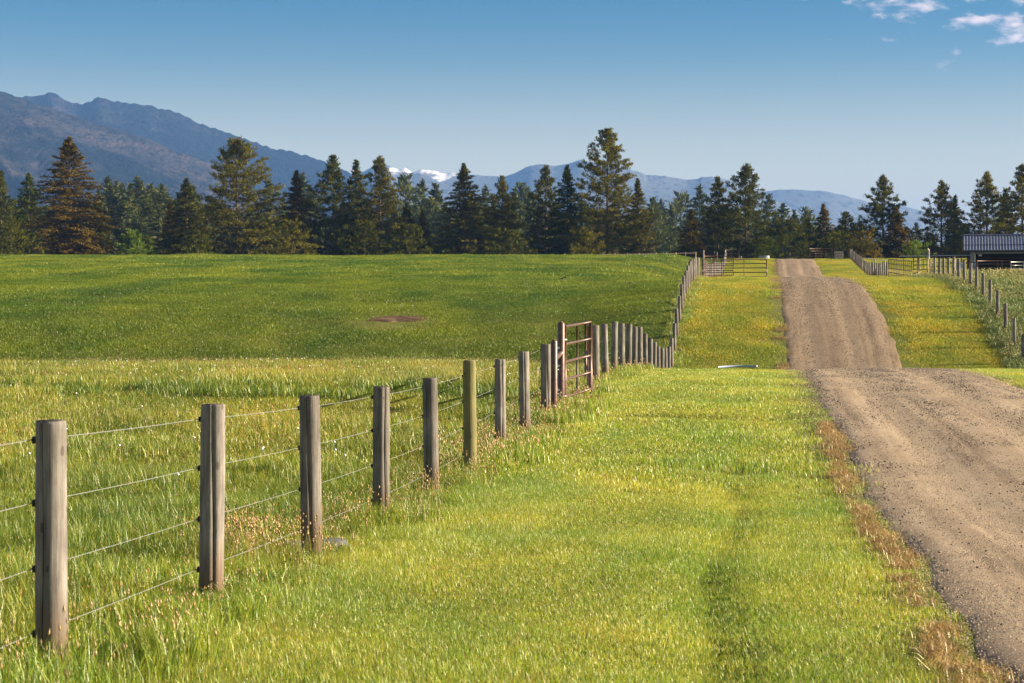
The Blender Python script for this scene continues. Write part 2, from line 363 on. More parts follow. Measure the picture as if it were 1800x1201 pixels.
def build_road():
    rows = np.concatenate([np.arange(-12, 60, 0.3), np.arange(60, 252, 0.6)])
    nc = 29; a = np.linspace(0, 1, nc)
    L = road_left(rows); Wd = road_width(rows)
    U = L[:, None] + a[None, :] * Wd[:, None]
    D = np.repeat(rows[:, None], nc, 1); X = fence_x(D) + U
    Z = ground_z(X, D) + 0.035 + 0.05 * np.sin(np.pi * a)[None, :]
    tr = a[None, :] * Wd[:, None]
    for c, dp in ((1.15, .04), (2.9, .04)): Z = Z - dp * np.exp(-((tr - c) / 0.28) ** 2)
    Z = Z + 0.03 * (fbm(X / .35, D / 1.2, 12, 3) - .5)
    Z[:, 0] -= 0.06; Z[:, -1] -= 0.06
    V = np.stack([X, D, Z], -1).reshape(-1, 3)
    uv = np.stack([tr, D], -1).reshape(-1, 2)
    nr = len(rows); i = np.arange(nr * nc).reshape(nr, nc)
    Q = np.stack([i[:-1, :-1], i[:-1, 1:], i[1:, 1:], i[1:, :-1]], -1).reshape(-1, 4)
    m = mat_new('gravel_road'); t = NT(m)
    uvn = t.n('ShaderNodeTexCoord').outputs['UV']; p = t.pos()
    sep = t.n('ShaderNodeSeparateXYZ'); t.L(uvn, sep.inputs[0]); uu, vv = sep.outputs[0], sep.outputs[1]
    streak = t.noise(1, t.scale(uvn, (2.6, 0.045, 1)), 5, 0.6)
    blot = t.noise(1, t.scale(uvn, (0.9, 0.25, 1)), 4, 0.6)
    fine = t.noise(38, p, 5, 0.75); spk = t.noise(55, p, 2, 0.5); mid = t.noise(7, p, 5, 0.7)
    col = t.ramp(t.math('ADD', t.math('MULTIPLY', streak, 0.62), t.math('MULTIPLY', blot, 0.38)),
                 [(0.38, (0.21, 0.156, 0.105)), (0.48, (0.40, 0.305, 0.2)), (0.6, (0.56, 0.44, 0.295))])
    # packed wheel tracks are paler, the loose gravel between them greyer
    def band(c, w): return t.math('POWER', 2.718, t.math('MULTIPLY', t.math('POWER', t.math('ABSOLUTE', t.math('DIVIDE', t.math('SUBTRACT', uu, c), w)), 2.0), -1.0))
    tracks = t.math('ADD', band(1.2, 0.3), band(2.95, 0.3))
    col = t.mix(t.math('MULTIPLY', tracks, 0.6), col, (0.47, 0.37, 0.25))
    loose = t.math('MULTIPLY', t.math('ADD', t.math('ADD', band(2.1, 0.35), band(3.9, 0.4)), band(0.15, 0.35)), t.math('MULTIPLY', t.math('SUBTRACT', mid, 0.3), 2.0, True))
    col = t.mix(t.math('MULTIPLY', loose, 0.3), col, (0.17, 0.145, 0.125))
    # gravel colour is multiplied darker along the stretch over the hill
    far = t.n('ShaderNodeMapRange'); far.interpolation_type = 'SMOOTHSTEP'; far.inputs['From Min'].default_value = 56; far.inputs['From Max'].default_value = 74; t.L(vv, far.inputs['Value'])
    col = t.mix(t.math('MULTIPLY', far.outputs[0], 0.8), col, t.mix(1.0, col, (0.56, 0.52, 0.49), 'MULTIPLY'))
    col = t.mix(t.math('MULTIPLY', t.math('MULTIPLY', tracks, far.outputs[0]), 0.4), col, (0.40, 0.31, 0.21))
    col = t.mix(t.math('MULTIPLY', t.math('SUBTRACT', spk, 0.58), 9, True), col, (0.06, 0.052, 0.048))
    col = t.mix(t.math('MULTIPLY', fine, 0.22), col, (0.44, 0.34, 0.23))
    h = t.math('ADD', t.math('MULTIPLY', fine, 0.6), t.math('MULTIPLY', mid, 0.8))
    t.principled(col, 0.95, 0, t.bump(h, 0.9, 0.035), 0.1)
    o = link(bpy.data.objects.new('road', np_mesh('road', V, [Q], [m], smooth=True, uv=uv)))
    tag(o, 'tan gravel road running over the rise between the two fence lines', kind='structure')
build_road()

def build_dirt():
    n = 26; V = []; rng = np.random.default_rng(3)
    rr = np.linspace(0, 1, 9)
    ang = np.linspace(0, 2 * np.pi, n, endpoint=False)
    edge = 0.62 + 0.6 * rng.random(n); edge = (edge + np.roll(edge, 1)) / 2
    X = DIRT_X + rr[:, None] * np.cos(ang) * 1.7 * edge; D = DIRT_D + rr[:, None] * np.sin(ang) * 1.2 * edge
    Z = ground_z(X, D) + 0.09 - 0.13 * rr[:, None] ** 6 + 0.05 * (fbm(X * 4, D * 4, 5) - .5)
    V = np.stack([X, D, Z], -1).reshape(-1, 3); i = np.arange(9 * n).reshape(9, n); j = np.roll(i, -1, 1)
    Q = np.stack([i[:-1], i[1:], j[1:], j[:-1]], -1).reshape(-1, 4)
    m = mat_new('bare_soil'); t = NT(m); p = t.pos(); a = t.noise(2.2, p, 7, .75)
    t.principled(t.ramp(a, [(0.3, (0.05, 0.032, 0.02)), (0.5, (0.12, 0.078, 0.046)), (0.68, (0.25, 0.17, 0.105))]), 0.95, 0, t.bump(a, 1, .08), .05)
    o = link(bpy.data.objects.new('dirt_patch', np_mesh('dirt_patch', V, [Q], [m], smooth=True)))
    tag(o, 'bare brown hollow scraped in the green hillside field', kind='structure')
build_dirt()

# ------------------------------------------------------------------ mountains
def mountain(name, label, D, sky, depth, seed, mat, rough=0.0, base=-20.0, relief=1.0):
    px = np.arange(sky[0][0], sky[-1][0] + 0.1, 3.0)
    yy = np.interp(px, [a for a, b in sky], [b for a, b in sky])
    kw = 2 if D < 6000 else 6; kk = np.exp(-.5 * (np.arange(-3 * kw, 3 * kw + 1) / kw) ** 2); kk /= kk.sum(); ys = np.convolve(np.pad(yy, 3 * kw, mode='edge'), kk, 'valid')
    hr_s = (HY - ys) / F * D; hr = (HY - yy) / F * D
    jag = rough * (fbm(px / 9.0, px * 0, seed, 4) - 0.5) * 2 / F * D
    r = np.concatenate([np.linspace(0, 1, 90), np.linspace(1.03, 1.8, 14)])
    dist = D * (1 - depth * (1 - r))[:, None] * np.ones_like(px)[None, :]
    X = (px[None, :] - CX) / F * dist
    rise = np.where(r <= 1, np.clip(r, 0, 1) ** 1.25, np.clip(1 - (r - 1) / 0.8, 0, 1))[:, None]
    # the crest keeps its kinks, the slopes below are smooth
    mixw = (np.clip(r, 0, 1) ** 14)[:, None]; hh = hr_s[None, :] * (1 - mixw) + hr[None, :] * mixw
    Z = base + (hh - base) * rise
    Z = Z + jag[None, :] * (np.where(r <= 1, np.clip(r, 0, 1) ** 30, np.clip(1 - (r - 1) * 8, 0, 1)))[:, None]
    amp = np.where(r <= 1, np.sin(np.pi * np.clip(r, 0, 1)) * 1.0, 0)[:, None]
    S = D / 5000.0
    rid = 1 - np.abs(2 * fbm(X / (420 * S) + dist / (1600 * S), dist / (900 * S), seed + 5, 5) - 1)
    Z = Z + amp * (rid - 0.75) * 0.34 * relief * hr[None, :]
    V = np.stack([X, dist, Z + CZ], -1).reshape(-1, 3)
    nr, nc = X.shape; i = np.arange(nr * nc).reshape(nr, nc)
    Q = np.stack([i[:-1, :-1], i[:-1, 1:], i[1:, 1:], i[1:, :-1]], -1).reshape(-1, 4)
    o = link(bpy.data.objects.new(name, np_mesh(name, V, [Q], [mat], smooth=True)))
    tag(o, label, kind='structure')
def mountain_mat(name, forest, bare, snow=None, S=1.0, bias=0.5):
    m = mat_new(name); t = NT(m); p = t.pos()
    n1 = t.noise(1, t.scale(p, (.0016 / S, .0012 / S, .004 / S)), 7, .62); n2 = t.noise(1, t.scale(p, (.02 / S, .012 / S, .03 / S)), 4, .7); n3 = t.noise(1, t.scale(p, (.09 / S, .03 / S, .05 / S)), 2, .6)
    f = t.math('MULTIPLY', t.math('SUBTRACT', t.math('ADD', t.math('MULTIPLY', n1, .7), t.math('MULTIPLY', n2, .3)), bias - .06), 8, True)
    c = t.mix(f, forest, bare)
    c = t.mix(t.math('MULTIPLY', t.math('SUBTRACT', n3, .5), 5, True), c, tuple(v * .35 for v in forest))
    if snow:
        sep = t.n('ShaderNodeSeparateXYZ'); t.L(p, sep.inputs[0])
        mr = t.n('ShaderNodeMapRange'); mr.inputs['From Min'].default_value = snow[0]; mr.inputs['From Max'].default_value = snow[1]; t.L(sep.outputs[2], mr.inputs['Value'])
        q = t.math('DIVIDE', sep.outputs[0], sep.outputs[1])
        mz = t.n('ShaderNodeMapRange'); mz.inputs['From Min'].default_value = -.078; mz.inputs['From Max'].default_value = -.046; t.L(q, mz.inputs['Value'])
        m2 = t.n('ShaderNodeMapRange'); m2.inputs['From Min'].default_value = -.020; m2.inputs['From Max'].default_value = -.033; t.L(q, m2.inputs['Value'])
        mz_o = t.math('MULTIPLY', mz.outputs[0], m2.outputs[0])
        sn = t.math('MULTIPLY', t.math('SUBTRACT', t.math('ADD', t.math('MULTIPLY', mr.outputs[0], mz_o), t.math('MULTIPLY', t.math('SUBTRACT', t.noise(1, t.scale(p, (.007, .0025, .018)), 6, .7), .5), 2.4)), .6), 7, True)
        c = t.mix(sn, c, (0.85, 0.85, 0.85))
    t.principled(c, .95, 0, t.bump(n3, .6 if S < 1.4 else .1, 14 * S), .05); return m
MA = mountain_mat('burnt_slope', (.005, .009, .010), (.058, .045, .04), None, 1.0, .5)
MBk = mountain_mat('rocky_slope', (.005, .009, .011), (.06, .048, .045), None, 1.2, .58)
MC = mountain_mat('far_slope', (.13, .15, .15), (.18, .185, .18), (370, 505, 0.0, -0.025), 1.5, .52)  # haze paleness put into the base colours of the distant range
MD = mountain_mat('farthest_slope', (.14, .16, .16), (.18, .19, .185), None, 3.0, .52)  # extra haze painted in as pale forest and rock colours
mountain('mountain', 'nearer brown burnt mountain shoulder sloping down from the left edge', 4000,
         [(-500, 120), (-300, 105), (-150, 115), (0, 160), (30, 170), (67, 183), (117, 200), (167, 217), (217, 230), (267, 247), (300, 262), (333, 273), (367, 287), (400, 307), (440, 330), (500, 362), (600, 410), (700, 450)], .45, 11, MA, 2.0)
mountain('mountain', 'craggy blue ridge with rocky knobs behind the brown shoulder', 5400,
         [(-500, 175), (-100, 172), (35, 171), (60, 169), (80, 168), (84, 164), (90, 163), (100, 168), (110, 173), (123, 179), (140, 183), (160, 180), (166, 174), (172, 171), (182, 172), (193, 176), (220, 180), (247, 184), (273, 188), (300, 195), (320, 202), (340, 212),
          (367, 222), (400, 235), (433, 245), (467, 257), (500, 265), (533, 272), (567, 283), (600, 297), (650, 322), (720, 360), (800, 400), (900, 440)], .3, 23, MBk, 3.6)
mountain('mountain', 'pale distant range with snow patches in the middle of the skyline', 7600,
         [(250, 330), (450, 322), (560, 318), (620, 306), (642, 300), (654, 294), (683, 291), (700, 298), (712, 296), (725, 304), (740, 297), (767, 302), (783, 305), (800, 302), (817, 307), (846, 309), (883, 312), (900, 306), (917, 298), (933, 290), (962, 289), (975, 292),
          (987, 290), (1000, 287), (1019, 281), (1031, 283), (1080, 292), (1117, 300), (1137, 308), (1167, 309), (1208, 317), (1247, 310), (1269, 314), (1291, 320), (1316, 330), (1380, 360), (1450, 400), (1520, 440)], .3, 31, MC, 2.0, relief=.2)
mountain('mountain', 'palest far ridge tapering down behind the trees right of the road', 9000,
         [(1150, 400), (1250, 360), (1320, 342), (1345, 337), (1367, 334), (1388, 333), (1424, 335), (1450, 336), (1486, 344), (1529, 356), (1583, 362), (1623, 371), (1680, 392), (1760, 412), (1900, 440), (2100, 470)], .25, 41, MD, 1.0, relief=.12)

# ------------------------------------------------------------------ haze
def build_haze():
    b = MB(); b.box((0, 7650, 290), (15000, 15500, 620))
    m = mat_new('haze'); t = NT(m)
    v = t.n('ShaderNodeVolumePrincipled'); v.inputs['Density'].default_value = 9.5e-5; v.inputs['Color'].default_value = (0.17, 0.38, 0.86, 1); v.inputs['Anisotropy'].default_value = 0.0
    o = t.n('ShaderNodeOutputMaterial'); t.L(v.outputs[0], o.inputs[1])
    h = b.build('haze', m); tag(h, 'thin blue haze in the valley air', kind='stuff')
build_haze()

# ------------------------------------------------------------------ trees
rngT = np.random.default_rng(21)
def unit(v): return v / np.maximum(np.linalg.norm(v, axis=-1, keepdims=True), 1e-9)
PROF = {
    'fir':  [(0, .85), (.1, 1), (.28, .96), (.5, .74), (.72, .46), (.88, .22), (1, .03)],
    'slim': [(0, .8), (.1, 1), (.4, .85), (.7, .5), (.9, .2), (1, .02)],
    'pine': [(0, .8), (.1, .95), (.3, 1), (.5, .84), (.7, .56), (.85, .31), (.95, .14), (1, .03)],
    'tall': [(0, .8), (.1, 1), (.28, 1), (.45, .88), (.6, .72), (.75, .54), (.88, .36), (.96, .2), (1, .05)],
    'bush': [(0, .7), (.2, 1), (.5, 1), (.8, .7), (1, .2)],
}
def crown_arrays(H, Rr, style, seed, dens=1.0, ts=1.0):
    g = np.random.default_rng(seed)
    P = PROF[style]; clumpy = style in ('pine', 'tall', 'bush')
    nb = int(max(24, H * (10.5 if clumpy else 14.0)))
    Rr = Rr * ({'bush': 1.4, 'tall': 1.56}.get(style, 1.5) if clumpy else 1.4)
    t = np.sort(np.clip((np.arange(nb) + g.random(nb)) / nb, 0.03, 0.995))
    az = np.arange(nb) * 2.39996 + g.normal(0, .5, nb)
    lop = 1 + 0.22 * np.sin(az - g.random() * 6.28) * (fbm(t * 5, t * 0 + seed, seed) - .2)
    Lb = Rr * np.interp(t, [a for a, b in P], [b for a, b in P]) * lop * (g.uniform(.6, 1.08, nb) if clumpy else g.uniform(.72, 1.08, nb))
    Lb = np.maximum(Lb, 0.12)
    el = (np.interp(t, [0, .3, .7, 1], [-.10, .12, .45, 1.15]) if clumpy else np.interp(t, [0, .4, .8, 1], [-.28, -.05, .25, 1.2])) + g.normal(0, .12, nb)
    dirv = np.stack([np.cos(az) * np.cos(el), np.sin(az) * np.cos(el), np.sin(el)], -1)
    side = np.stack([-np.sin(az), np.cos(az), np.zeros(nb)], -1)
    base = np.stack([np.zeros(nb), np.zeros(nb), t * H], -1)
    bi = []; ss = []; off = []
    if clumpy:
        for i in range(nb):
            m = max(1, int(Lb[i] / 0.5 + .5))
            for _ in range(m):
                s0 = 1 - .72 * g.random() ** 1.3
                k = int(17 * dens)
                c = side[i] * g.normal(0, .16) * Lb[i] * (1.1 - .5 * s0) + np.array([0, 0, g.normal(.05, .12)])
                bi += [i] * k; ss += [s0] * k
                o = g.normal(0, 1, (k, 3)); o = unit(o) * (g.random((k, 1)) ** .4) * np.array([.40, .40, .26]) * g.uniform(.8, 1.25) * ts
                off.append(c + o)
        bi = np.array(bi); ss = np.array(ss); off = np.concatenate(off)
        axis = unit(unit(off) * .6 + dirv[bi] * .5 + g.normal(0, .4, off.shape) + np.array([0, 0, .35]))
        ln = g.uniform(.28, .62, len(bi)) * ts; wd = ln * g.uniform(.17, .34, len(bi))
    else:
        for i in range(nb):
            k = int((6 + 17 * Lb[i]) * dens)
            s0 = g.uniform(.08, 1, k) ** .75
            lat = g.uniform(-1, 1, k) * (.34 * Lb[i] * (1 - s0) ** .7 + .12)
            bi += [i] * k; ss += list(s0)
            off.append(side[i][None, :] * lat[:, None] + np.stack([g.normal(0, .05, k), g.normal(0, .05, k), -np.abs(g.normal(0, .13, k)) - .10 * s0 ** 2 * Lb[i]], -1))
        bi = np.array(bi); ss = np.array(ss); off = np.concatenate(off)
        sg = np.sign((off * side[bi]).sum(-1, keepdims=True))
        axis = unit(dirv[bi] * .75 + side[bi] * sg * .55 + g.normal(0, .35, off.shape) + np.array([0, 0, -.12]))
        ln = g.uniform(.36, .85, len(bi)) * ts; wd = ln * g.uniform(.2, .36, len(bi))
    pos = base[bi] + dirv[bi] * (ss * Lb[bi])[:, None] + off
    pos[:, 2] = np.maximum(pos[:, 2], .1)
    b2 = unit(np.cross(axis, g.normal(0, 1, axis.shape) * (1.0 if clumpy else .55) + np.array([0, 0, 1.0])))
    V = np.stack([pos - axis * ln[:, None] * .5, pos + b2 * wd[:, None] * .5, pos + axis * ln[:, None] * .5, pos - b2 * wd[:, None] * .5], 1).reshape(-1, 3)
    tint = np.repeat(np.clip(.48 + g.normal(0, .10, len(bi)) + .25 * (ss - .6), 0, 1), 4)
    Q = np.arange(len(V)).reshape(-1, 4)
    return V, Q, tint, (t, base, dirv, Lb)
def trunk_arrays(H, Rr, info, bare=.0, seed=0):
    g = np.random.default_rng(seed); t, base, dirv, Lb = info
    b = MB(); r0 = .012 * H + .06; n = 9
    pts = [(g.normal(0, .02) * H * .05, g.normal(0, .02) * H * .05, -0.4 if i == 0 else H * i / n) for i in range(n + 1)]
    b.tube(pts, [max(.02, r0 * (1 - i / n) ** .8) for i in range(n + 1)], 7)
    for i in range(0, len(t), 2 if H < 14 or seed < 20 else 1):
        p = Vector(base[i]); e = p + Vector(dirv[i]) * float(Lb[i]) * .88
        b.tube([p, e], [max(.018, r0 * .24 * (1 - t[i]) + .015), .01], 3, False)
    return b
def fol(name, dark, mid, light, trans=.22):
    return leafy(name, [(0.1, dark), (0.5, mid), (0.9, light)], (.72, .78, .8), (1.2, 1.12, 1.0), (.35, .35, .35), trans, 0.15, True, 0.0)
FOL = {
    'pine':  fol('pine_needles', (.030, .040, .009), (.08, .09, .015), (.18, .17, .024)),
    'olive': fol('olive_needles', (.048, .052, .010), (.13, .125, .018), (.27, .225, .032)),
    'gold':  fol('gold_needles', (.055, .048, .01), (.14, .11, .018), (.26, .18, .028)),
    'brown': fol('brown_needles', (.05, .04, .011), (.14, .10, .02), (.25, .17, .032)),
    'green': fol('green_needles', (.028, .046, .009), (.072, .10, .015), (.15, .165, .024), .2),
    'lime':  fol('lime_leaves', (.07, .12, .02), (.13, .2, .03), (.22, .27, .05), .35),
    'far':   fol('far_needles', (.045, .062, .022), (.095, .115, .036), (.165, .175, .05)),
}
def tree(kind, label, px, top, hw, d, style, fo, group, seed, dens=1.0, cat='tree', name='pine_tree'):
    p = at(px, d); H = CZ + (HY - top) / F * d - p.z; Rr = hw / F * d
    o = empty(name, p, rngT.random() * 6.28); tag(o, label, cat, group)
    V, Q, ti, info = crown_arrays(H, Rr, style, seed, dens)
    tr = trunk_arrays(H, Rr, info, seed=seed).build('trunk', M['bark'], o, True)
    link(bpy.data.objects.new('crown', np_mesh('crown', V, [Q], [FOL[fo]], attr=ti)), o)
    return o
GR = 'trees along the far edge of the field'
T = [ # px, top, halfwidth, distance, style, foliage, name, label
 (2, 303, 30, 330, 'pine', 'pine', 'pine_tree', 'dark pine cut off by the left edge of the photo'),
 (50, 308, 34, 345, 'pine', 'green', 'pine_tree', 'green pine between the left edge and the tall rusty brown fir'),
 (122, 243, 78, 318, 'fir', 'brown', 'fir_tree', 'tall rusty brown fir with a thin bare-branched top'),
 (170, 352, 26, 338, 'fir', 'pine', 'fir_tree', 'low dark fir tucked against the right flank of the rusty brown fir'),
 (328, 314, 44, 332, 'fir', 'pine', 'fir_tree', 'dark pointed fir left of the big broad olive pine'),
 (300, 352, 28, 336, 'fir', 'gold', 'fir_tree', 'short golden fir at the left side of the dark pointed fir'),
 (416, 252, 66, 322, 'tall', 'olive', 'pine_tree', 'big broad olive pine with a rounded lumpy top under the mountain ridge'),
 (521, 300, 38, 326, 'fir', 'gold', 'fir_tree', 'golden fir standing alone right of the big broad olive pine'),
 (586, 275, 46, 326, 'pine', 'pine', 'pine_tree', 'tall dark pine right of the golden fir, first of the dense clump'),
 (626, 284, 34, 332, 'pine', 'pine', 'pine_tree', 'slim dark pine squeezed between two taller pines of the dense clump'),
 (668, 280, 40, 328, 'tall', 'olive', 'pine_tree', 'open pine with gaps and a visible trunk at the right of the dense clump'),
 (715, 357, 26, 330, 'slim', 'pine', 'fir_tree', 'small dark cone-shaped fir beside the open pine'),
 (742, 370, 25, 326, 'fir', 'gold', 'fir_tree', 'small golden young fir left of the big golden-green fir'),
 (815, 288, 54, 324, 'fir', 'olive', 'fir_tree', 'big golden-green fir in the middle of the tree line'),
 (883, 312, 36, 330, 'pine', 'olive', 'pine_tree', 'narrow grey-green pine just right of the big golden-green fir'),
 (960, 293, 38, 332, 'pine', 'pine', 'pine_tree', 'dark left tree of the close pair below the snowy notch'),
 (997, 291, 38, 328, 'fir', 'green', 'fir_tree', 'pointed green right tree of the close pair below the snowy notch'),
 (1068, 232, 56, 325, 'tall', 'olive', 'pine_tree', 'tallest ponderosa pine of the tree line with bare lower trunk showing'),
 (1121, 314, 32, 335, 'fir', 'olive', 'fir_tree', 'fir leaning out from behind the right side of the tallest pine'),
 (1215, 368, 28, 318, 'fir', 'gold', 'fir_tree', 'small golden fir left of the two dark pines by the road gate'),
 (1262, 314, 34, 326, 'pine', 'pine', 'pine_tree', 'left and shorter of two dark pines behind the road gate'),
 (1311, 298, 48, 322, 'tall', 'pine', 'pine_tree', 'right and taller of two dark pines behind the road gate'),
 (1388, 398, 40, 310, 'bush', 'pine', 'juniper_tree', 'low round dark juniper at the top of the gravel road'),
 (1420, 385, 26, 320, 'pine', 'pine', 'pine_tree', 'stubby dark pine just behind the round juniper'),
 (1447, 359, 28, 324, 'fir', 'gold', 'fir_tree', 'golden fir above the crest gate at the top of the road'),
 (1487, 375, 30, 322, 'pine', 'pine', 'pine_tree', 'short dark pine right of the golden fir above the crest gate'),
 (1552, 311, 42, 318, 'pine', 'pine', 'pine_tree', 'dark ragged pine standing apart right of the road crest'),
 (1575, 365, 34, 314, 'fir', 'brown', 'fir_tree', 'dusky brown fir leaning against the dark ragged pine'),
 (1655, 322, 40, 318, 'pine', 'olive', 'pine_tree', 'bushy olive pine left of the metal-roofed shed'),
 (1679, 344, 22, 330, 'slim', 'pine', 'fir_tree', 'thin dark spire behind the bushy olive pine'),
 (1735, 306, 42, 318, 'pine', 'olive', 'pine_tree', 'broad pine rising right behind the shed roof ridge'),
 (1768, 334, 24, 330, 'pine', 'pine', 'pine_tree', 'darker pine filling the gap above the middle of the shed roof'),
 (1797, 294, 30, 316, 'tall', 'olive', 'pine_tree', 'tall pine cut off by the right edge above the shed'),
]
for i, (px, top, hw, d, st, fo, nm, lb) in enumerate(T):
    tree(nm, lb, px, top, hw, d, st, fo, GR, 100 + i, 1.0, 'tree', nm)
SH = [
 (232, 412, 26, 300, 'bush', 'lime', 'pale lime shrub at the field edge right of the rusty brown fir'),
 (262, 424, 18, 304, 'bush', 'green', 'low green shrub between the lime shrub and the dark pointed fir'),
 (516, 402, 40, 300, 'bush', 'olive', 'rounded olive shrub at the foot of the golden fir'),
 (720, 408, 40, 305, 'bush', 'pine', 'dark shrub at the foot of the small cone-shaped fir'),
 (900, 418, 40, 305, 'bush', 'pine', 'dark shrub under the narrow grey-green pine'),
 (640, 405, 44, 308, 'bush', 'pine', 'dark shrub in the shade under the dense clump'),
 (1345, 425, 20, 290, 'bush', 'green', 'fresh green shrub right of the taller road-gate pine'),
 (1030, 412, 36, 308, 'bush', 'olive', 'olive shrub between the close pair and the tallest pine'),
 (1610, 432, 22, 250, 'bush', 'lime', 'bright yellow-green bush behind the pipe panels'),
 (1520, 415, 30, 300, 'bush', 'gold', 'yellowish shrub behind the row of posts near the crest'),
 (20, 405, 40, 306, 'bush', 'pine', 'dark shrub at the left edge of the tree line'),
 (345, 415, 36, 306, 'bush', 'pine', 'dark shrub under the dark pointed fir'),
 (1470, 420, 40, 300, 'bush', 'pine', 'dark shrub behind the crest gate'),
]
for i, (px, top, hw, d, st, fo, lb) in enumerate(SH):
    tree('shrub', lb, px, top, hw, d, st, fo, 'shrubs at the feet of the trees', 300 + i, .8, 'shrub', 'shrub')
# far hazy conifers: a few meshes shared by many trees
FARP = []
for k, st in enumerate(('slim', 'fir', 'slim', 'fir', 'pine')):
    V, Q, ti, info = crown_arrays(20.0, 4.6 if st != 'pine' else 5.4, st, 500 + k, .13, 2.3)
    FARP.append((np_mesh('crown', V, [Q], [FOL['far']], attr=ti), trunk_arrays(20, 3.5, info, seed=k).build('trunk', M['bark']).data))
for o in [o for o in COL.objects if o.name.startswith('trunk') and o.parent is None]: bpy.data.objects.remove(o)
nfar = [0]
def far_tree(px, top, d, label, k, wide=1.0):
    p = at(px, d); H = CZ + (HY - top) / F * d - p.z; s = H / 20.0
    o = empty('far_conifer', p, rngT.random() * 6.28); o.scale = (s * wide, s * wide, s)
    tag(o, label, 'tree', 'hazy conifers in the wood beyond the tree line')
    cm, tm = FARP[k % 5]
    link(bpy.data.objects.new('crown', cm), o); link(bpy.data.objects.new('trunk', tm), o)
    nfar[0] += 1
FAR = [(188, 312, 'just right of the rusty brown fir'), (215, 322, 'second from the rusty brown fir, seen over the wood'), (240, 310, 'tallest in the gap between the brown fir and the dark pointed fir'), (263, 325, 'right of the tallest one in the left gap'),
       (283, 330, 'close on the left of the dark pointed fir'), (472, 316, 'in the gap right of the big broad olive pine'), (497, 345, 'low beside the golden fir, on its left'), (531, 303, 'peeking out right above the golden fir'), (545, 330, 'low between the golden fir and the dense clump'),
       (714, 309, 'above the small cone-shaped fir'), (742, 316, 'above the small golden young fir'), (765, 322, 'touching the left side of the big golden-green fir'), (853, 326, 'right against the big golden-green fir'), (905, 332, 'behind the narrow grey-green pine'), (917, 326, 'between the narrow pine and the close pair'),
       (931, 340, 'low beside the close pair, on its left'), (1148, 346, 'first right of the tallest pine'), (1162, 350, 'second right of the tallest pine'), (1180, 362, 'in the dip right of the tallest pine'), (1196, 340, 'slender, above the left of the small golden fir by the gate'), (1230, 328, 'tall, between the small golden fir and the two gate pines'),
       (1352, 341, 'right of the two gate pines'), (1377, 357, 'above the round juniper'), (1396, 370, 'right above the round juniper'), (1416, 368, 'left of the golden fir above the crest gate'), (1513, 390, 'left of the dark ragged pine'), (1610, 391, 'between the ragged pine and the bushy olive pine'), (1632, 410, 'low, left of the bushy olive pine'), (1700, 395, 'above the left end of the shed roof')]
for i, (px, top, lb) in enumerate(FAR):
    far_tree(px, top, 560 + (i * 37) % 90, 'hazy far conifer ' + lb, i, .9 + .3 * rngT.random())
def wood_fill():
    spots = []
    for px in np.arange(-30, 1840, 13.0):
        topline = np.interp(px, [-30, 170, 200, 300, 370, 480, 560, 700, 760, 860, 950, 1040, 1140, 1180, 1240, 1340, 1420, 1500, 1600, 1700, 1800], [350, 350, 345, 345, 360, 365, 360, 345, 350, 355, 360, 360, 362, 375, 365, 368, 392, 402, 415, 412, 400])
        spots.append((px + rngT.uniform(-6, 6), topline + rngT.uniform(-4, 34)))
    for i, (px, top) in enumerate(spots):
        far_tree(px, top, rngT.uniform(470, 540), 'hazy conifer in the massed wood beyond the tree line, not standing out from its neighbours', i * 3 + 1, 1.0 + .35 * rngT.random())
    for i, px in enumerate(np.arange(172, 352, 7.0)):
        far_tree(px + rngT.uniform(-3, 3), 318 + rngT.uniform(0, 34), rngT.uniform(480, 560), 'hazy conifer in the massed wood beyond the tree line, not standing out from its neighbours', (0, 2, 0, 2, 1)[i % 5], rngT.uniform(.7, .95))
    for i, px in enumerate(np.arange(175, 300, 8.0)):
        far_tree(px + rngT.uniform(-3, 3), 350 + rngT.uniform(0, 50), rngT.uniform(440, 470), 'hazy conifer in the massed wood beyond the tree line, not standing out from its neighbours', i * 2, 1.2)
wood_fill()

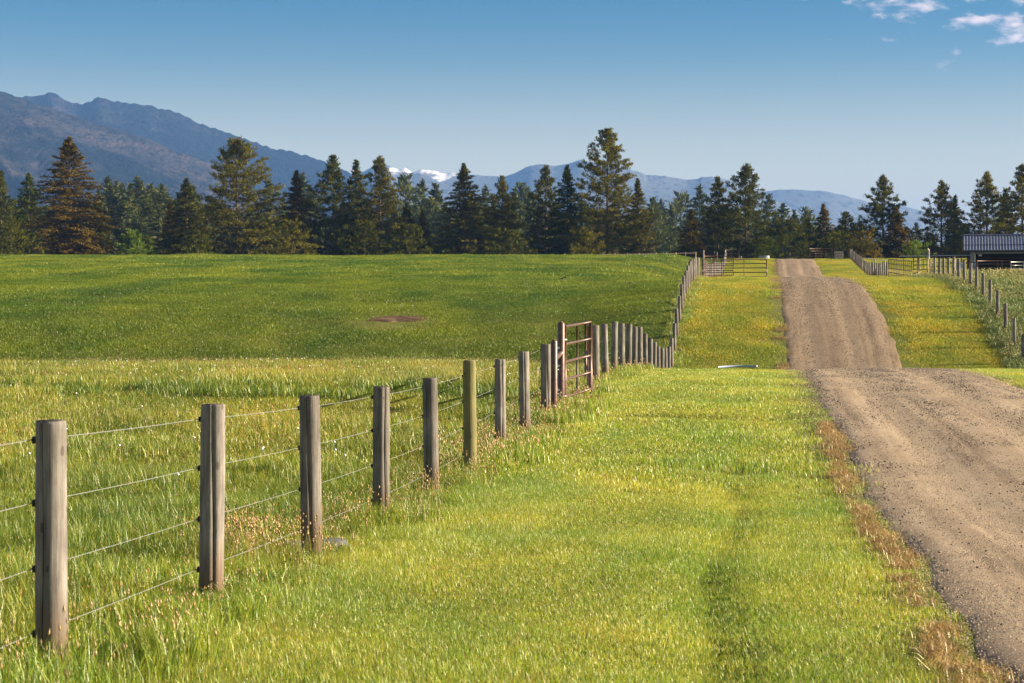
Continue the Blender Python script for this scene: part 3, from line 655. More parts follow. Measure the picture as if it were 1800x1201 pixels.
# ------------------------------------------------------------------ fence posts
def post_mesh(name, h, r, seed, chamfer=False, mat='grey_wood', seg=30, sink=.5, cracks=1):
    g = np.random.default_rng(seed)
    nz = 14 if seg > 16 else 4
    zs = list(np.linspace(-sink, h - .02, nz)) + [h - .012, h]
    ang0 = np.linspace(0, 2 * np.pi, seg, endpoint=False)
    V = []; rad = []
    cr = [(-1.57 + g.uniform(-.7, .6), g.uniform(-.35, .35)) for _ in range(cracks)] if seg > 16 else []
    for iz, z in enumerate(zs):
        t = (z + sink) / (h + sink)
        rr = r * (1.05 - .09 * t) * np.ones(seg)
        if chamfer and z > h - .03: rr *= (.97 if z < h - .005 else .72)
        elif z >= h - .001: rr *= .965
        a = ang0.copy()
        for (c0, drift) in cr:
            c = c0 + drift * t + .06 * math.sin(9 * t + seed)
            k = int(np.argmin(np.abs((ang0 - c0 + np.pi) % (2 * np.pi) - np.pi)))
            a[k] = c; wdt = .010 + .022 * abs(math.sin(2.3 * t + seed * 1.7)); a[(k - 1) % seg] = c - wdt; a[(k + 1) % seg] = c + wdt
            dep = .014 * (.35 + .65 * abs(math.sin(3.1 * t + seed)))
            rr[k] -= dep
        rr += r * .07 * (vnoise(np.cos(ang0) * 2 + 9, np.sin(ang0) * 2 + z * 1.7 + seed, seed) - .5)
        if z >= h - .001: zz = z + .006 * (vnoise(ang0 * 3, ang0 * 0 + seed, 3) - .5)
        else: zz = np.full(seg, z)
        V.append(np.stack([np.cos(a) * rr, np.sin(a) * rr, zz], -1))
    V = np.concatenate(V); m = len(zs); i = np.arange(m * seg).reshape(m, seg); j = np.roll(i, -1, 1)
    Q = np.stack([i[:-1], j[:-1], j[1:], i[1:]], -1).reshape(-1, 4)
    mid = np.zeros(len(Q), int)
    V = np.concatenate([V, [[0, 0, h - .008]]]); top = np.stack([i[-1], j[-1], np.full(seg, m * seg)], -1)
    for (c0, drift) in cr:   # dark wood in the crack
        k = int(np.argmin(np.abs((ang0 - c0 + np.pi) % (2 * np.pi) - np.pi)))
        for iz in range(m - 1):
            mid[iz * seg + k] = 2; mid[iz * seg + (k - 1) % seg] = 2
    # narrow the dark to the crack itself: the two faces beside it are only a few millimetres wide
    midx = np.concatenate([mid, np.ones(seg, int)])
    return np_mesh(name, V, [Q, top], [M[mat], M['end_grain'] if not chamfer else M[mat], M['crack_dark']], midx)
FAR_POSTS = [post_mesh('post', 1.34, .078 + .004 * k, 40 + k, seg=12) for k in range(4)]
H0 = 1.335
WIRE_H = (1.235, .91, .57, .235)
rngP = np.random.default_rng(5)
def strand(parent, pts, r=.0035, n=5):
    out = []
    for a, b in zip(pts[:-1], pts[1:]):
        out.append(a)
        if (b - a).length > 1.0:
            for t in (.25, .5, .75): out.append(a.lerp(b, t) - Vector((0, 0, .006 * 4 * t * (1 - t))))
    out.append(pts[-1])
    b = MB(); b.tube(out, r, n); return b.build('wire', M['white_wire'], parent, True)
def wire_fence(label, pts, detail=False, group=None, heights=None, r_wire=.0035, specials={}, wire_ends=(None, None), side=-1):
    root = empty('wire_fence', (0, 0, 0)); tag(root, label, 'fence', group)
    tops = []
    for k, (x, d) in enumerate(pts):
        z = gz(x, d)
        if detail:
            h = specials.get(k, {}).get('h', H0)
            me = post_mesh('post', h, .078 + rngP.uniform(0, .009), 70 + k, specials.get(k, {}).get('chamfer', False), specials.get(k, {}).get('mat', 'grey_wood'), cracks=specials.get(k, {}).get('cracks', 1))
        else:
            me = FAR_POSTS[int(rngP.integers(4))]
        o = link(bpy.data.objects.new('post', me), root); o.location = (x, d, z + (0 if detail else rngP.normal(0, .025)))
        o.rotation_euler = (rngP.normal(0, .012), rngP.normal(0, .012), 0 if detail else rngP.random() * 6.28)
        if 'label' in specials.get(k, {}): o['label'] = specials[k]['label']
        if detail:
            for hz in WIRE_H:
                b = MB(); b.box((side * .086, 0, hz), (.02, .035, .035)); b.tube([(side * .09, -.02, hz), (side * .105, 0, hz), (side * .09, .02, hz)], .005, 5)
                b.build('insulator', M['black_plastic'], o)
    for hz in WIRE_H:
        P = [Vector((x + side * .095, d, gz(x, d) + hz)) for x, d in pts]
        strand(root, P, r_wire)
    return root
S0, SP = 10.26, 3.0
def LP(d, du=0): return (fence_x(d) + du, d)
wire_fence('weathered grey post and four-wire fence in the left foreground, ending at the brown gate', [LP(S0 + SP * (k - 1)) for k in range(9)] + [LP(34.3)], True,
           'post and wire fences', specials={6: dict(h=1.44, chamfer=True, mat='green_wood', cracks=0, label='newer greenish post with a rounded top'), 1: dict(label='nearest thick grey post with a long dark crack')}, r_wire=.0019)
wire_fence('grey post fence from the brown gate through the dip and up the hill', [LP(44.9 + 2.87 * k) for k in range(29)], False, 'post and wire fences', r_wire=.0022)
wire_fence('pale posts packed tight in perspective behind the pipe gate left of the road', [LP(135 + 2.9 * k) for k in range(35)], False, 'post and wire fences', r_wire=.002)
RU = 15.13
wire_fence('grey post and wire fence down the right side of the mown verge', [LP(67.5 + 3.05 * k, RU) for k in range(21)], False, 'post and wire fences', r_wire=.002)
wire_fence('row of grey posts climbing to the road crest on the right, beyond the pipe panels', [LP(176 + 2.95 * k, RU) for k in range(25)], False, 'post and wire fences', r_wire=.002)

# yellow-topped posts and rail along the far side of the field
def far_fence():
    root = empty('rail_fence'); tag(root, 'low fence with yellow posts along the foot of the tree line', 'fence')
    pxs = [800, 829, 855, 879, 903, 924, 945, 969, 992, 1017, 1040, 1061, 1081, 1103, 1124, 1139, 1154, 1171, 1188, 1205, 1223]
    P = []
    for k, px in enumerate(pxs):
        d = 236 + 44 * (k / 20); top = np.interp(px, [800, 1000, 1150, 1223], [447.3, 446.3, 444.5, 443])
        p = at(px, d); zt = CZ + (HY - top) / F * d
        b = MB(); h = zt - p.z; b.tube([(0, 0, -.3), (0, 0, h)], .07, 8)
        o = b.build('post', M['yellow_post'] if k % 2 == 0 else M['grey_wood'], root); o.location = p
        P.append(Vector((p.x, p.y - .09, zt - .15)))
    b = MB(); b.tube(P, .022, 6); b.build('rail', M['grey_wood'], root)
far_fence()

# ------------------------------------------------------------------ pipe gates
def gate(name, label, a, b, h, rails, verticals, r=.022, mat='brown_steel', clear=.12, cat='gate', group='pipe gates', dz=(0, 0), vmat=None):
    """a pipe gate between ground points a and b; each rail and upright is a part"""
    root = empty(name, a); tag(root, label, cat, group)
    A = Vector((0, 0, clear + dz[0])); B = b - a + Vector((0, 0, clear + dz[1]))
    up = Vector((0, 0, h))
    for q in (A, B):
        fr = MB(); fr.tube([q, q + up], r * 1.15, 8); fr.build('end_upright', M[mat], root, True)
    for k in range(rails):
        t = k / (rails - 1); o = up * t
        m = MB(); m.tube([A + o, B + o], r, 8); m.build('rail', M[mat], root, True)
    n = Vector(((B - A).y, -(B - A).x, 0)).normalized() * r * .9
    for t in verticals:
        m = MB(); q = A.lerp(B, t); m.tube([q, q + up], r * .8, 6); m.build('upright', M[vmat or mat], root, True)
    return root
def steel_post(label, p, h, r=.06, arm=None):
    root = empty('gate_post', p); tag(root, label, 'post', 'steel gate posts')
    m = MB(); m.tube([(0, 0, -.5), (0, 0, h - r * .7), (0, 0, h - r * .25), (0, 0, h)], [r, r, r * .8, r * .35], 14); m.build('post', M['brown_steel'], root, True)
    return root
# gate in the near fence
pA = Vector((*LP(35.7), gz(*LP(35.7)))); pB = Vector((*LP(37.0), gz(*LP(37.0))))
hp = steel_post('shorter brown steel brace post beside the last grey post of the near fence', pA, 1.38, .06)
hp2 = steel_post('taller brown steel hinge post carrying the near gate', pB, 1.64, .066)
m = MB(); d_ = pA - pB + Vector((.0, .05, 0)); m.tube([(0, -.03, 1.06), (d_.x, d_.y, d_.z + 1.02)], .05, 10); m.build('brace_pipe', M['brown_steel'], hp2, True)
m = MB()
for z in (.3, .75, 1.08):
    m.tube([(-.05, -.08, z), (-.12, -.16, z + .03), (-.03, -.1, z + .08)], .008, 5); m.box((-.09, -.15, z), (.05, .05, .06))
    m.tube([(d_.x * .98, d_.y, d_.z + z), (-.06, -.06, z + .1)], .004, 4)
m.build('insulators_and_wire', M['galvanised'], hp2)
m = MB()
for z in (.25, 1.3): m.tube([(.05, -.02, z), (.1, .05, z)], .018, 6)
m.build('hinge', M['galvanised'], hp2)
gA = Vector((.985, 37.05, 0)); gB = Vector((1.535, 39.0, 0)); gA.z = gz(gA.x, gA.y); gB.z = gz(gB.x, gB.y)
ga = gate('pipe_gate', 'brown pipe gate panel with five rails beside the near hinge post', gA, gB, 1.31, 5, (.47,), .026, clear=CZ - 1.885 - gA.z, dz=(0, -gB.z + gA.z + .06))
gC = Vector((1.555, 39.15, gz(1.555, 39.15))); gD = Vector((1.64, 44.3, 0)); gD.z = gz(gD.x, gD.y)
gate('pipe_gate', 'long brown pipe gate seen nearly edge-on behind the near gate panel', gC, gD, 1.31, 5, (.5,), .026, clear=.14, mat='brown_steel')
lp = Vector((1.6, 39.1, gz(1.6, 39.1)))
b = empty('gate_chain', lp); tag(b, 'rusty latch chain hanging at the meeting ends of the near gates', 'chain')
for k in range(14):
    m = MB(); z = 1.0 - k * .042; m.tube([(0.03 + .012 * math.sin(k), -.06, z), (.045, -.07, z - .02), (.03, -.06, z - .042), (.015, -.055, z - .02), (0.03, -.06, z)], .006, 4); m.build('chain_link', M['chain'], b)

# gates at the top of the hill, left of the road
a1 = at(1235, 130); b1 = at(1347.5, 128.5)
gate('pipe_gate', 'wide dark pipe gate standing open across the left verge on the hill', a1, b1, 1.12, 5, (.3, .65), .028, clear=.1)
a2 = at(1238, 131.2); b2 = at(1289, 131.0)
gate('pipe_gate', 'narrower taller pipe gate overlapping the left half of the wide dark gate', a2, b2, 1.25, 5, (.34, .66), .028, clear=.2)
steel_post('tall thin steel post at the left end of the wide dark gate', at(1236.5, 130.6), 1.85, .05)
a3 = at(1275, 238); b3 = at(1299, 238)
gate('pipe_gate', 'small far pipe panel beside the last of the packed posts', a3, b3, 1.3, 4, (.45,), .03, clear=.1)
for px, lb in ((1256, 'left of two thin far steel posts behind the wide dark gate'), (1260.5, 'right of two thin far steel posts behind the wide dark gate'), (1302.5, 'short steel stub right of the small far pipe panel')):
    steel_post(lb, at(px, 236), 1.25 if px < 1300 else .8, .045)
steel_post('stout rusty post at the head of the packed fence posts', at(1274.5, 237), 1.5, .1)
# crest gate, right of the road top
a4 = at(1423.5, 247); b4 = at(1482, 247)
gate('pipe_gate', 'long brown pipe gate on the skyline at the road crest', a4, b4, 1.25, 5, (.17, .34, .475, .67, .77), .03, clear=.08)
bf = empty('board_fence', at(1467, 251)); tag(bf, 'short pale board fence behind the right end of the crest gate', 'fence')
for k in range(6):
    m = MB(); m.box((.08 + k * .18, 0, .55 + (.03 if k % 2 else 0)), (.15, .03, 1.1)); m.build('board', M['pale_board'], bf)
m = MB(); m.box((.5, .045, .35), (1.15, .05, .1)); m.box((.5, .045, .85), (1.15, .05, .1)); m.build('rail', M['pale_board'], bf)
# mesh panel and the two walk gates on the right fence line
a5 = Vector((*LP(173.5, RU), gz(*LP(173.5, RU)))); b5 = Vector((*LP(148, RU), gz(*LP(148, RU))))
gate('corral_fence', 'long dark corral panel with many uprights between the two rows of posts', a5, b5, 1.5, 5, [k / 13 for k in range(1, 13)], .032, clear=.05, cat='corral fence', group=None)
a6 = at(1605.5, 144.5); b6 = at(1613.5, 143)
lg = gate('ladder_gate', 'narrow ladder-like steel gate leaning at the end of the long panel', a6, b6, 1.72, 7, (), .035, mat='brown_steel', clear=.03, cat='gate', group=None)
a7 = at(1616, 141); b7 = at(1630, 138.5)
gate('walk_gate', 'short walk gate with bright rails right of the ladder-like gate', a7, b7, 1.4, 5, (.5,), .032, mat='brown_steel', clear=.05, group=None)
for px, d, h, lb in ((1616, 141.3, 1.6, 'steel post between the ladder-like gate and the short walk gate'), (1630.3, 138.5, 1.45, 'steel post at the right end of the short walk gate'), (1635.5, 136, 1.35, 'steel post just left of the right-hand grey posts')):
    steel_post(lb, at(px, d), h, .05)

# ------------------------------------------------------------------ corral and shed
def rails_fence(name, label, pts, heights, r, mat, h, post_r, cat='corral', post_mat=None):
    root = empty(name, (0, 0, 0)); tag(root, label, cat)
    for p in pts:
        m = MB(); m.tube([(0, 0, -.4), (0, 0, h)], post_r, 8); o = m.build('post', M[post_mat or mat], root, True); o.location = p
    for z in heights:
        m = MB(); m.tube([p + Vector((0, -post_r - r * .5, z)) for p in pts], r, 6); m.build('rail', M[mat], root, True)
    return root
rails_fence('corral_fence', 'brown pipe corral fence running behind the right-hand grey posts', [at(px, 168) for px in (1638, 1652, 1666, 1681, 1697, 1717)], (1.3, .95, .6, .3), .04, 'brown_steel', 1.45, .05)
rails_fence('corral_fence', 'brown pipe corral fence in front of the dark open shed', [at(px, 178) for px in (1718, 1754, 1761.5, 1776)], (1.42, 1.15, .82, .55, .3), .045, 'brown_steel', 1.5, .055)
rails_fence('corral_fence', 'low rusty corral rails ending at the shed corner', [at(px, 173) for px in (1665.5, 1690, 1705)], (1.5, 1.2), .045, 'brown_steel', 1.62, .055)
a8 = at(1777, 176.5); b8 = at(1822, 176.5)
gate('pipe_gate', 'grey galvanised corral gate before the right end of the shed', a8, b8, 1.2, 5, (.5,), .04, mat='grey_pipe', clear=.12)
p = at(1688.5, 166); b = empty('feed_board', p); tag(b, 'pale blue plastic board hung on the corral rails', 'board')
m = MB(); m.box((0, -.1, .82), (.36, .03, .82)); m.build('board', M['pale_blue_plastic'], b)
m = MB(); m.box((0.09, -.12, 1.26), (.2, .05, .1)); m.build('hanger', M['white_paint'], b)
p = at(1679.7, 165); b = empty('marker_pole', p); tag(b, 'thin white marker pole among the corral rails', 'pole')
m = MB(); m.tube([(0, 0, -.3), (0, 0, 1.62)], .03, 8); m.build('pole', M['white_paint'], b); m = MB(); m.box((0, 0, 1.4), (.16, .03, .05)); m.build('crosspiece', M['white_paint'], b)
# overhead pipe
pl = at(1583, 196); pr = at(1708, 191)
b = empty('hitching_pipe', pl); tag(b, 'long pale horizontal pipe running to the left corner of the shed', 'pipe rail')
zt = CZ + (HY - 450) / F * 194 - pl.z
m = MB(); m.tube([(-.1, 0, zt), (pr.x - pl.x, pr.y - pl.y, zt)], .042, 10); m.build('pipe', M['grey_pipe'], b, True)
for k, (px, dd) in enumerate(((1589, 195.8), (1676, 192.3))):
    q = at(px, dd) - pl; m = MB(); m.tube([(q.x, q.y + .07, q.z - .4), (q.x, q.y + .07, zt + (.25 if k == 0 else .02))], .035, 8); m.build('post', M['brown_steel'], b, True)
p = at(1632, 244); b = empty('stump_post', p); tag(b, 'crooked old wooden post with a bent top beyond the pale pipe', 'post')
m = MB(); m.tube([(0, 0, -.3), (.02, 0, .5), (.04, 0, .95), (0, 0, 1.2), (-.1, 0, 1.36)], [.13, .12, .13, .12, .06], 9); m.build('post', M['pale_board'], b, True)
# low pale rail fence
b = empty('rail_fence', at(1518, 232)); tag(b, 'low pale rail fence on the rise behind the right row of posts', 'fence')
q0 = at(1518, 232); PP = []
for px, y in ((1518, 453.5), (1538, 455), (1556, 457.5)):
    q = at(px, 225); zt = CZ + (HY - y) / F * 225
    m = MB(); m.tube([(q.x - q0.x, q.y - q0.y, q.z - q0.z - .3), (q.x - q0.x, q.y - q0.y, max(zt, q.z + .3) - q0.z)], .07, 7); m.build('post', M['pale_board'], b)
    PP.append((q.x - q0.x, q.y - q0.y - .1, max(zt, q.z + .3) - q0.z - .06))
m = MB(); m.tube(PP, .05, 6); m.build('rail', M['pale_board'], b)

def shed():
    D0 = 192.0
    x0 = (1694 - CX) / F * D0; x1 = x0 + 22; z0 = gz(x0 + 3, D0); zr = CZ + (HY - 414.5) / F * (D0 + 3.8); ze = CZ + (HY - 439.5) / F * (D0 - .6)
    root = empty('shed', (x0, D0, z0), -0.225); tag(root, 'open-fronted shed with a ribbed blue-grey metal roof at the right edge', 'shed')
    W = x1 - x0; yr, ye = 3.8, -.6; R0, E0 = zr - z0, ze - z0
    n = int(W / .283)
    def slope_panel(y_a, y_b, lift, name):
        za = R0 + (E0 - R0) * (y_a - yr) / (ye - yr); zb = R0 + (E0 - R0) * (y_b - yr) / (ye - yr)
        rows = []
        for yy, zz in ((y_a, za), (y_b, zb)):
            L = []
            for k in range(n):
                a = k * .283
                for dx, dz in ((0, 0), (.018, .045), (.05, .045), (.07, 0)): L.append((a + dx, yy, zz + dz + lift))
            L.append((n * .283, yy, zz + lift)); rows.append(L)
        c = len(rows[0]); V = rows[0] + rows[1]
        m = MB(); m.add(V, [(i + 1, i, c + i, c + i + 1) for i in range(c - 1)]); return m.build(name, M['shed_roof'], root)
    slope_panel(yr, .95, .0, 'roof_sheet'); slope_panel(1.15, ye, -.05, 'roof_sheet')
    m = MB(); m.add([(0, yr, R0 - .02), (W, yr, R0 - .02), (W, yr * 2 - ye, E0), (0, yr * 2 - ye, E0)], [(0, 1, 2, 3)]); m.build('rear_roof', M['shed_roof'], root)
    m = MB(); m.tube([(-.05, yr, R0 + .05), (W, yr, R0 + .05)], .09, 8); m.build('ridge_cap', M['shed_roof'], root)
    m = MB(); m.box((W / 2, ye + .02, E0 - .12), (W, .04, .16)); m.build('fascia', M['dark_metal_wall'], root)
    m = MB(); m.box((W / 2 + .3, ye + .32, E0 - .30), (W - .7, .12, .1)); m.build('header', M['grey_trim'], root)
    m = MB(); dy = ye - yr; m.add([(-.06, yr, R0 + .06), (-.06, ye, E0 + .04), (-.06, ye, E0 - .22), (-.06, yr, R0 - .2), (0.0, yr, R0 + .06), (0.0, ye, E0 + .04), (0.0, ye, E0 - .22), (0.0, yr, R0 - .2)], [(0, 1, 2, 3), (7, 6, 5, 4), (0, 4, 5, 1), (1, 5, 6, 2), (2, 6, 7, 3)]); m.build('barge_board', M['dark_metal_wall'], root)
    yb = 7.0
    m = MB(); m.box((W / 2 + .3, yb, 1.3), (W, .08, 3.4))
    for k in range(int(W / .3)): m.box((.5 + k * .3, yb - .055, 1.3), (.06, .03, 3.4))
    m.build('rear_wall', M['dark_metal_wall'], root)
    m = MB(); m.box((.66, 3.4, 1.2), (.08, 7.1, 2.9)); m.build('end_wall', M['grey_trim'], root)
    for x in (.85, 6.6, 12.4, 18.2):
        m = MB(); m.box((x, ye + .42, .9), (.42 if x < 1 else .2, .2, 2.9 if x < 1 else 2.6)); m.build('post', M['grey_trim'], root)
    m = MB(); m.tube([(.92, ye + .24, E0 - .2), (1.05, ye + .26, E0 - .45), (1.08, ye + .28, 0)], .05, 8); m.build('downpipe', M['galvanised'], root, True)
    m = MB(); m.box((1.55, ye + .3, E0 - .52), (.34, .2, .16)); m.build('wall_lamp', M['pale_board'], root)
    for z in (.9, 1.9):
        m = MB(); m.box((W / 2 + .3, yb - .14, z), (W, .08, .14)); m.build('girt', M['bark'], root)
shed()

# ------------------------------------------------------------------ small things
p = at(1343, 250); b = empty('stock_tank', p); tag(b, 'round pale steel stock tank on the skyline left of the road', 'water tank')
zt = max(.45, CZ + (HY - 450) / F * 250 - p.z)
m = MB(); m.tube([(0, 0, -.1), (0, 0, zt)], .72, 24, False); m.tube([(0, 0, zt - .04), (0, 0, -.05)], .68, 24, False); m.build('wall', M['tank_steel'], b, True)
m = MB(); ring = [(.7 * math.cos(t), .7 * math.sin(t), zt) for t in np.linspace(0, 2 * math.pi, 25)]; m.tube(ring, .03, 6, False); m.build('rim', M['tank_steel'], b, True)
m = MB(); m.add([(.68 * math.cos(t), .68 * math.sin(t), zt - .12) for t in np.linspace(0, 2 * math.pi, 24, endpoint=False)], [tuple(range(24))]); m.build('water', M['pale_blue_plastic'], b)
def irrigation(px0, px1, d, dz, label, r=.05):
    a = at(px0, d); c = at(px1, d + .15); b = empty('irrigation_pipe', a); tag(b, label, 'pipe')
    A = Vector((0, 0, r + dz)); B = c - a + Vector((0, 0, r + dz)); mid = (A + B) / 2; mid.z = max(mid.z, gz((a.x + c.x) / 2, d + .3) - a.z + r + dz)
    m = MB(); m.tube([A, mid, B], r, 10); m.build('pipe', M['pale_blue_plastic'], b, True)
    m = MB(); m.tube([A * 1.0 + (mid - A) * .02, A + (mid - A) * .06], r * 1.35, 10); m.tube([B + (mid - B) * .06, B + (mid - B) * .02], r * 1.35, 10); m.build('coupling', M['galvanised'], b, True)
irrigation(1262, 1332, 84.8, .05, 'pale blue pipe lying in the dip at the foot of the hill')
irrigation(1312, 1333, 150.0, .05, 'short pale blue pipe lying behind the wide dark gate', .1)
def stone(px, d, size, label, seed):
    g = np.random.default_rng(seed); p = at(px, d)
    nu, nv = 14, 8; V = []
    for i in range(nv + 1):
        f = math.pi * i / nv
        for k in range(nu):
            t = 2 * math.pi * k / nu; q = np.array([math.cos(t) * math.sin(f), math.sin(t) * math.sin(f), math.cos(f)])
            q = np.sign(q) * np.abs(q) ** .7 * (1 + .22 * (float(vnoise(q[0] * 2 + seed, q[1] * 2 + q[2], seed)) - .5)); V.append(tuple(q * np.array(size)))
    Fc = [(i * nu + k, i * nu + (k + 1) % nu, (i + 1) * nu + (k + 1) % nu, (i + 1) * nu + k) for i in range(nv) for k in range(nu)]
    m = MB(); m.add(V, Fc); o = m.build('stone', M['pale_stone'], None, True); o.location = p + Vector((0, 0, size[2] * .5)); tag(o, label, 'stone', 'grey stones by the foreground fence')
stone(583, 17.2, (.14, .2, .05), 'flat grey stone in the grass right of the third grey post', 4)
stone(517, 16.9, (.12, .16, .06), 'smaller grey stone left of the foot of the third grey post', 9)
# magpie
p = at(991, 124); b = empty('bird', p + Vector((0, 0, .1))); b.scale = (.9, .9, .9); tag(b, 'tiny black and white bird standing in the far field', 'bird')
m = MB(); m.tube([(-.12, 0, .1), (-.06, 0, .13), (.02, 0, .15), (.09, 0, .2), (.12, 0, .24), (.16, 0, .235), (.19, 0, .225)], [.03, .06, .068, .05, .04, .025, .005], 10); m.tube([(-.1, 0, .12), (-.2, .01, .1), (-.3, .02, .09)], [.03, .02, .012], 8); m.build('body', M['bird_dark'], b, True)
m = MB(); m.tube([(-.05, -.02, .09), (.02, -.025, .1), (.08, -.02, .14)], [.03, .055, .03], 10); m.build('belly', M['bird_white'], b, True)
m = MB(); m.tube([(0, -.02, .08), (0.01, -.02, -.1)], .006, 5); m.tube([(0, .02, .08), (0.01, .02, -.1)], .006, 5); m.build('legs', M['bird_dark'], b)

# ------------------------------------------------------------------ grass
def blades(size, n, hmin, hmax, width, lean, seed, tint=(.2, .7), seeds=0.0, head=(.006, .03), bow=.35, clump=0.0):
    g = np.random.default_rng(seed)
    xy = (g.random((n, 2)) + g.random((n, 2)) - 1) * size / 2
    if clump > 0:
        c = g.uniform(-size / 2, size / 2, (max(3, int(n / 30)), 2)); xy = np.where(g.random((n, 1)) < clump, c[g.integers(len(c), size=n)] * .8 + g.normal(0, .05, (n, 2)), xy)
    h = g.uniform(hmin, hmax, n); w = width * g.uniform(.6, 1.25, n)
    az = g.uniform(0, 6.283, n); fa = az + g.normal(1.57, .7, n); ln = np.abs(g.normal(lean, lean * .6, n)) * h
    dx, dy = np.cos(az), np.sin(az); wx, wy = np.cos(fa) * w / 2, np.sin(fa) * w / 2
    ti = np.clip(g.normal((tint[0] + tint[1]) / 2, (tint[1] - tint[0]) / 2.2, n), 0, .82)
    z0 = np.zeros(n) - .01
    b0 = np.stack([xy[:, 0] - wx, xy[:, 1] - wy, z0], -1); b1 = np.stack([xy[:, 0] + wx, xy[:, 1] + wy, z0], -1)
    mx = xy[:, 0] + dx * ln * bow; my = xy[:, 1] + dy * ln * bow
    m0 = np.stack([mx - wx * .8, my - wy * .8, h * .58], -1); m1 = np.stack([mx + wx * .8, my + wy * .8, h * .58], -1)
    tp = np.stack([xy[:, 0] + dx * ln, xy[:, 1] + dy * ln, h], -1)
    V = np.stack([b0, b1, m1, m0, tp], 1).reshape(-1, 3); k = np.arange(n)[:, None] * 5
    Q = k + np.array([[0, 1, 2, 3]]); Tr = k + np.array([[3, 2, 4]]); A = np.repeat(ti, 5)
    ns = int(n * seeds)
    if ns:
        sel = g.integers(n, size=ns); base = tp[sel]; hl = head[1] * g.uniform(.7, 1.4, ns); hw = head[0] * g.uniform(.8, 1.3, ns)
        base = base + np.stack([np.zeros(ns), np.zeros(ns), g.uniform(0, .35, ns) * h[sel]], -1)
        e = np.stack([dx[sel] * .3, dy[sel] * .3, np.ones(ns)], -1) * hl[:, None]
        o = len(V); VV = []
        for a in (0, 2.094, 4.189): VV.append(base + e * .45 + np.stack([np.cos(a) * hw, np.sin(a) * hw, 0 * hw], -1))
        st0 = np.stack([xy[sel, 0], xy[sel, 1], h[sel] * .3], -1)
        VV = np.stack([base, VV[0], VV[1], VV[2], base + e, st0, st0 + np.array([.0025, 0, 0])], 1).reshape(-1, 3)
        kk = o + np.arange(ns)[:, None] * 7
        tr2 = np.concatenate([kk + np.array([q]) for q in ((0, 1, 2), (0, 2, 3), (0, 3, 1), (4, 2, 1), (4, 3, 2), (4, 1, 3), (5, 6, 0))])
        V = np.concatenate([V, VV]); Tr = np.concatenate([Tr, tr2]); A = np.concatenate([A, np.repeat(np.clip(g.normal(.94, .06, ns), .84, 1), 7)])
    return V, Q, Tr, A
PATCHN = [0]
def patch_collection(name, specs, mat):
    c = bpy.data.collections.new(name)
    for i, sp in enumerate(specs):
        V, Q, Tr, A = blades(**sp); me = np_mesh('%s_%02d' % (name, i), V, [Q, Tr], [mat], attr=A)
        c.objects.link(bpy.data.objects.new('%s_tuft_%02d' % (name, i), me))
    return c
def scatter(name, label, coll, X, D, idx, scale, kind='stuff', tilt=True, lift=0.0):
    Z = ground_z(X, D) + lift; e = .3
    nx = (ground_z(X + e, D) - ground_z(X - e, D)) / (2 * e); ny = (ground_z(X, D + e) - ground_z(X, D - e)) / (2 * e)
    n = len(X); g = np.random.default_rng(len(name))
    me = np_mesh_points(name, np.stack([X, D, Z], -1))
    rot = np.stack([np.arctan(ny), -np.arctan(nx), np.zeros(n)], -1) if tilt else np.zeros((n, 3))
    # quarter turns keep square patches on their grid and still break up repeats
    spin = g.integers(0, 4, n) * (math.pi / 2)
    for nm, ty, da in (('tilt', 'FLOAT_VECTOR', rot), ('spin', 'FLOAT', spin), ('size', 'FLOAT_VECTOR', scale), ('pick', 'INT', idx)):
        a = me.attributes.new(nm, ty, 'POINT')
        a.data.foreach_set('vector' if ty == 'FLOAT_VECTOR' else 'value', np.asarray(da, np.int32 if ty == 'INT' else np.float32).ravel())
    o = link(bpy.data.objects.new(name, me)); tag(o, label, kind=kind)
    ng = bpy.data.node_groups.new(name + '_scatter', 'GeometryNodeTree')
    ng.interface.new_socket('Geometry', in_out='INPUT', socket_type='NodeSocketGeometry'); ng.interface.new_socket('Geometry', in_out='OUTPUT', socket_type='NodeSocketGeometry')
    N = ng.nodes.new; L = ng.links.new
    gi, go = N('NodeGroupInput'), N('NodeGroupOutput'); mp = N('GeometryNodeMeshToPoints'); L(gi.outputs[0], mp.inputs[0])
    ci = N('GeometryNodeCollectionInfo'); ci.inputs[0].default_value = coll; ci.inputs['Separate Children'].default_value = True; ci.inputs['Reset Children'].default_value = True
    iop = N('GeometryNodeInstanceOnPoints'); L(mp.outputs[0], iop.inputs['Points']); L(ci.outputs[0], iop.inputs['Instance']); iop.inputs['Pick Instance'].default_value = True
    def at_(nm, ty):
        x = N('GeometryNodeInputNamedAttribute'); x.data_type = ty; x.inputs[0].default_value = nm; return x.outputs[0]
    L(at_('pick', 'INT'), iop.inputs['Instance Index'])
    er = N('FunctionNodeEulerToRotation'); L(at_('tilt', 'FLOAT_VECTOR'), er.inputs[0]); L(er.outputs[0], iop.inputs['Rotation'])
    L(at_('size', 'FLOAT_VECTOR'), iop.inputs['Scale'])
    ri = N('GeometryNodeRotateInstances'); L(iop.outputs[0], ri.inputs[0])
    cv = N('ShaderNodeCombineXYZ'); L(at_('spin', 'FLOAT'), cv.inputs[2]); e2 = N('FunctionNodeEulerToRotation'); L(cv.outputs[0], e2.inputs[0]); L(e2.outputs[0], ri.inputs['Rotation'])
    ri.inputs['Local Space'].default_value = True
    L(ri.outputs[0], go.inputs[0])
    md = o.modifiers.new('scatter', 'NODES'); md.node_group = ng
    return o
def np_mesh_points(name, V):
    me = bpy.data.meshes.new(name); me.vertices.add(len(V)); me.vertices.foreach_set('co', np.asarray(V, np.float32).ravel()); me.update(); return me
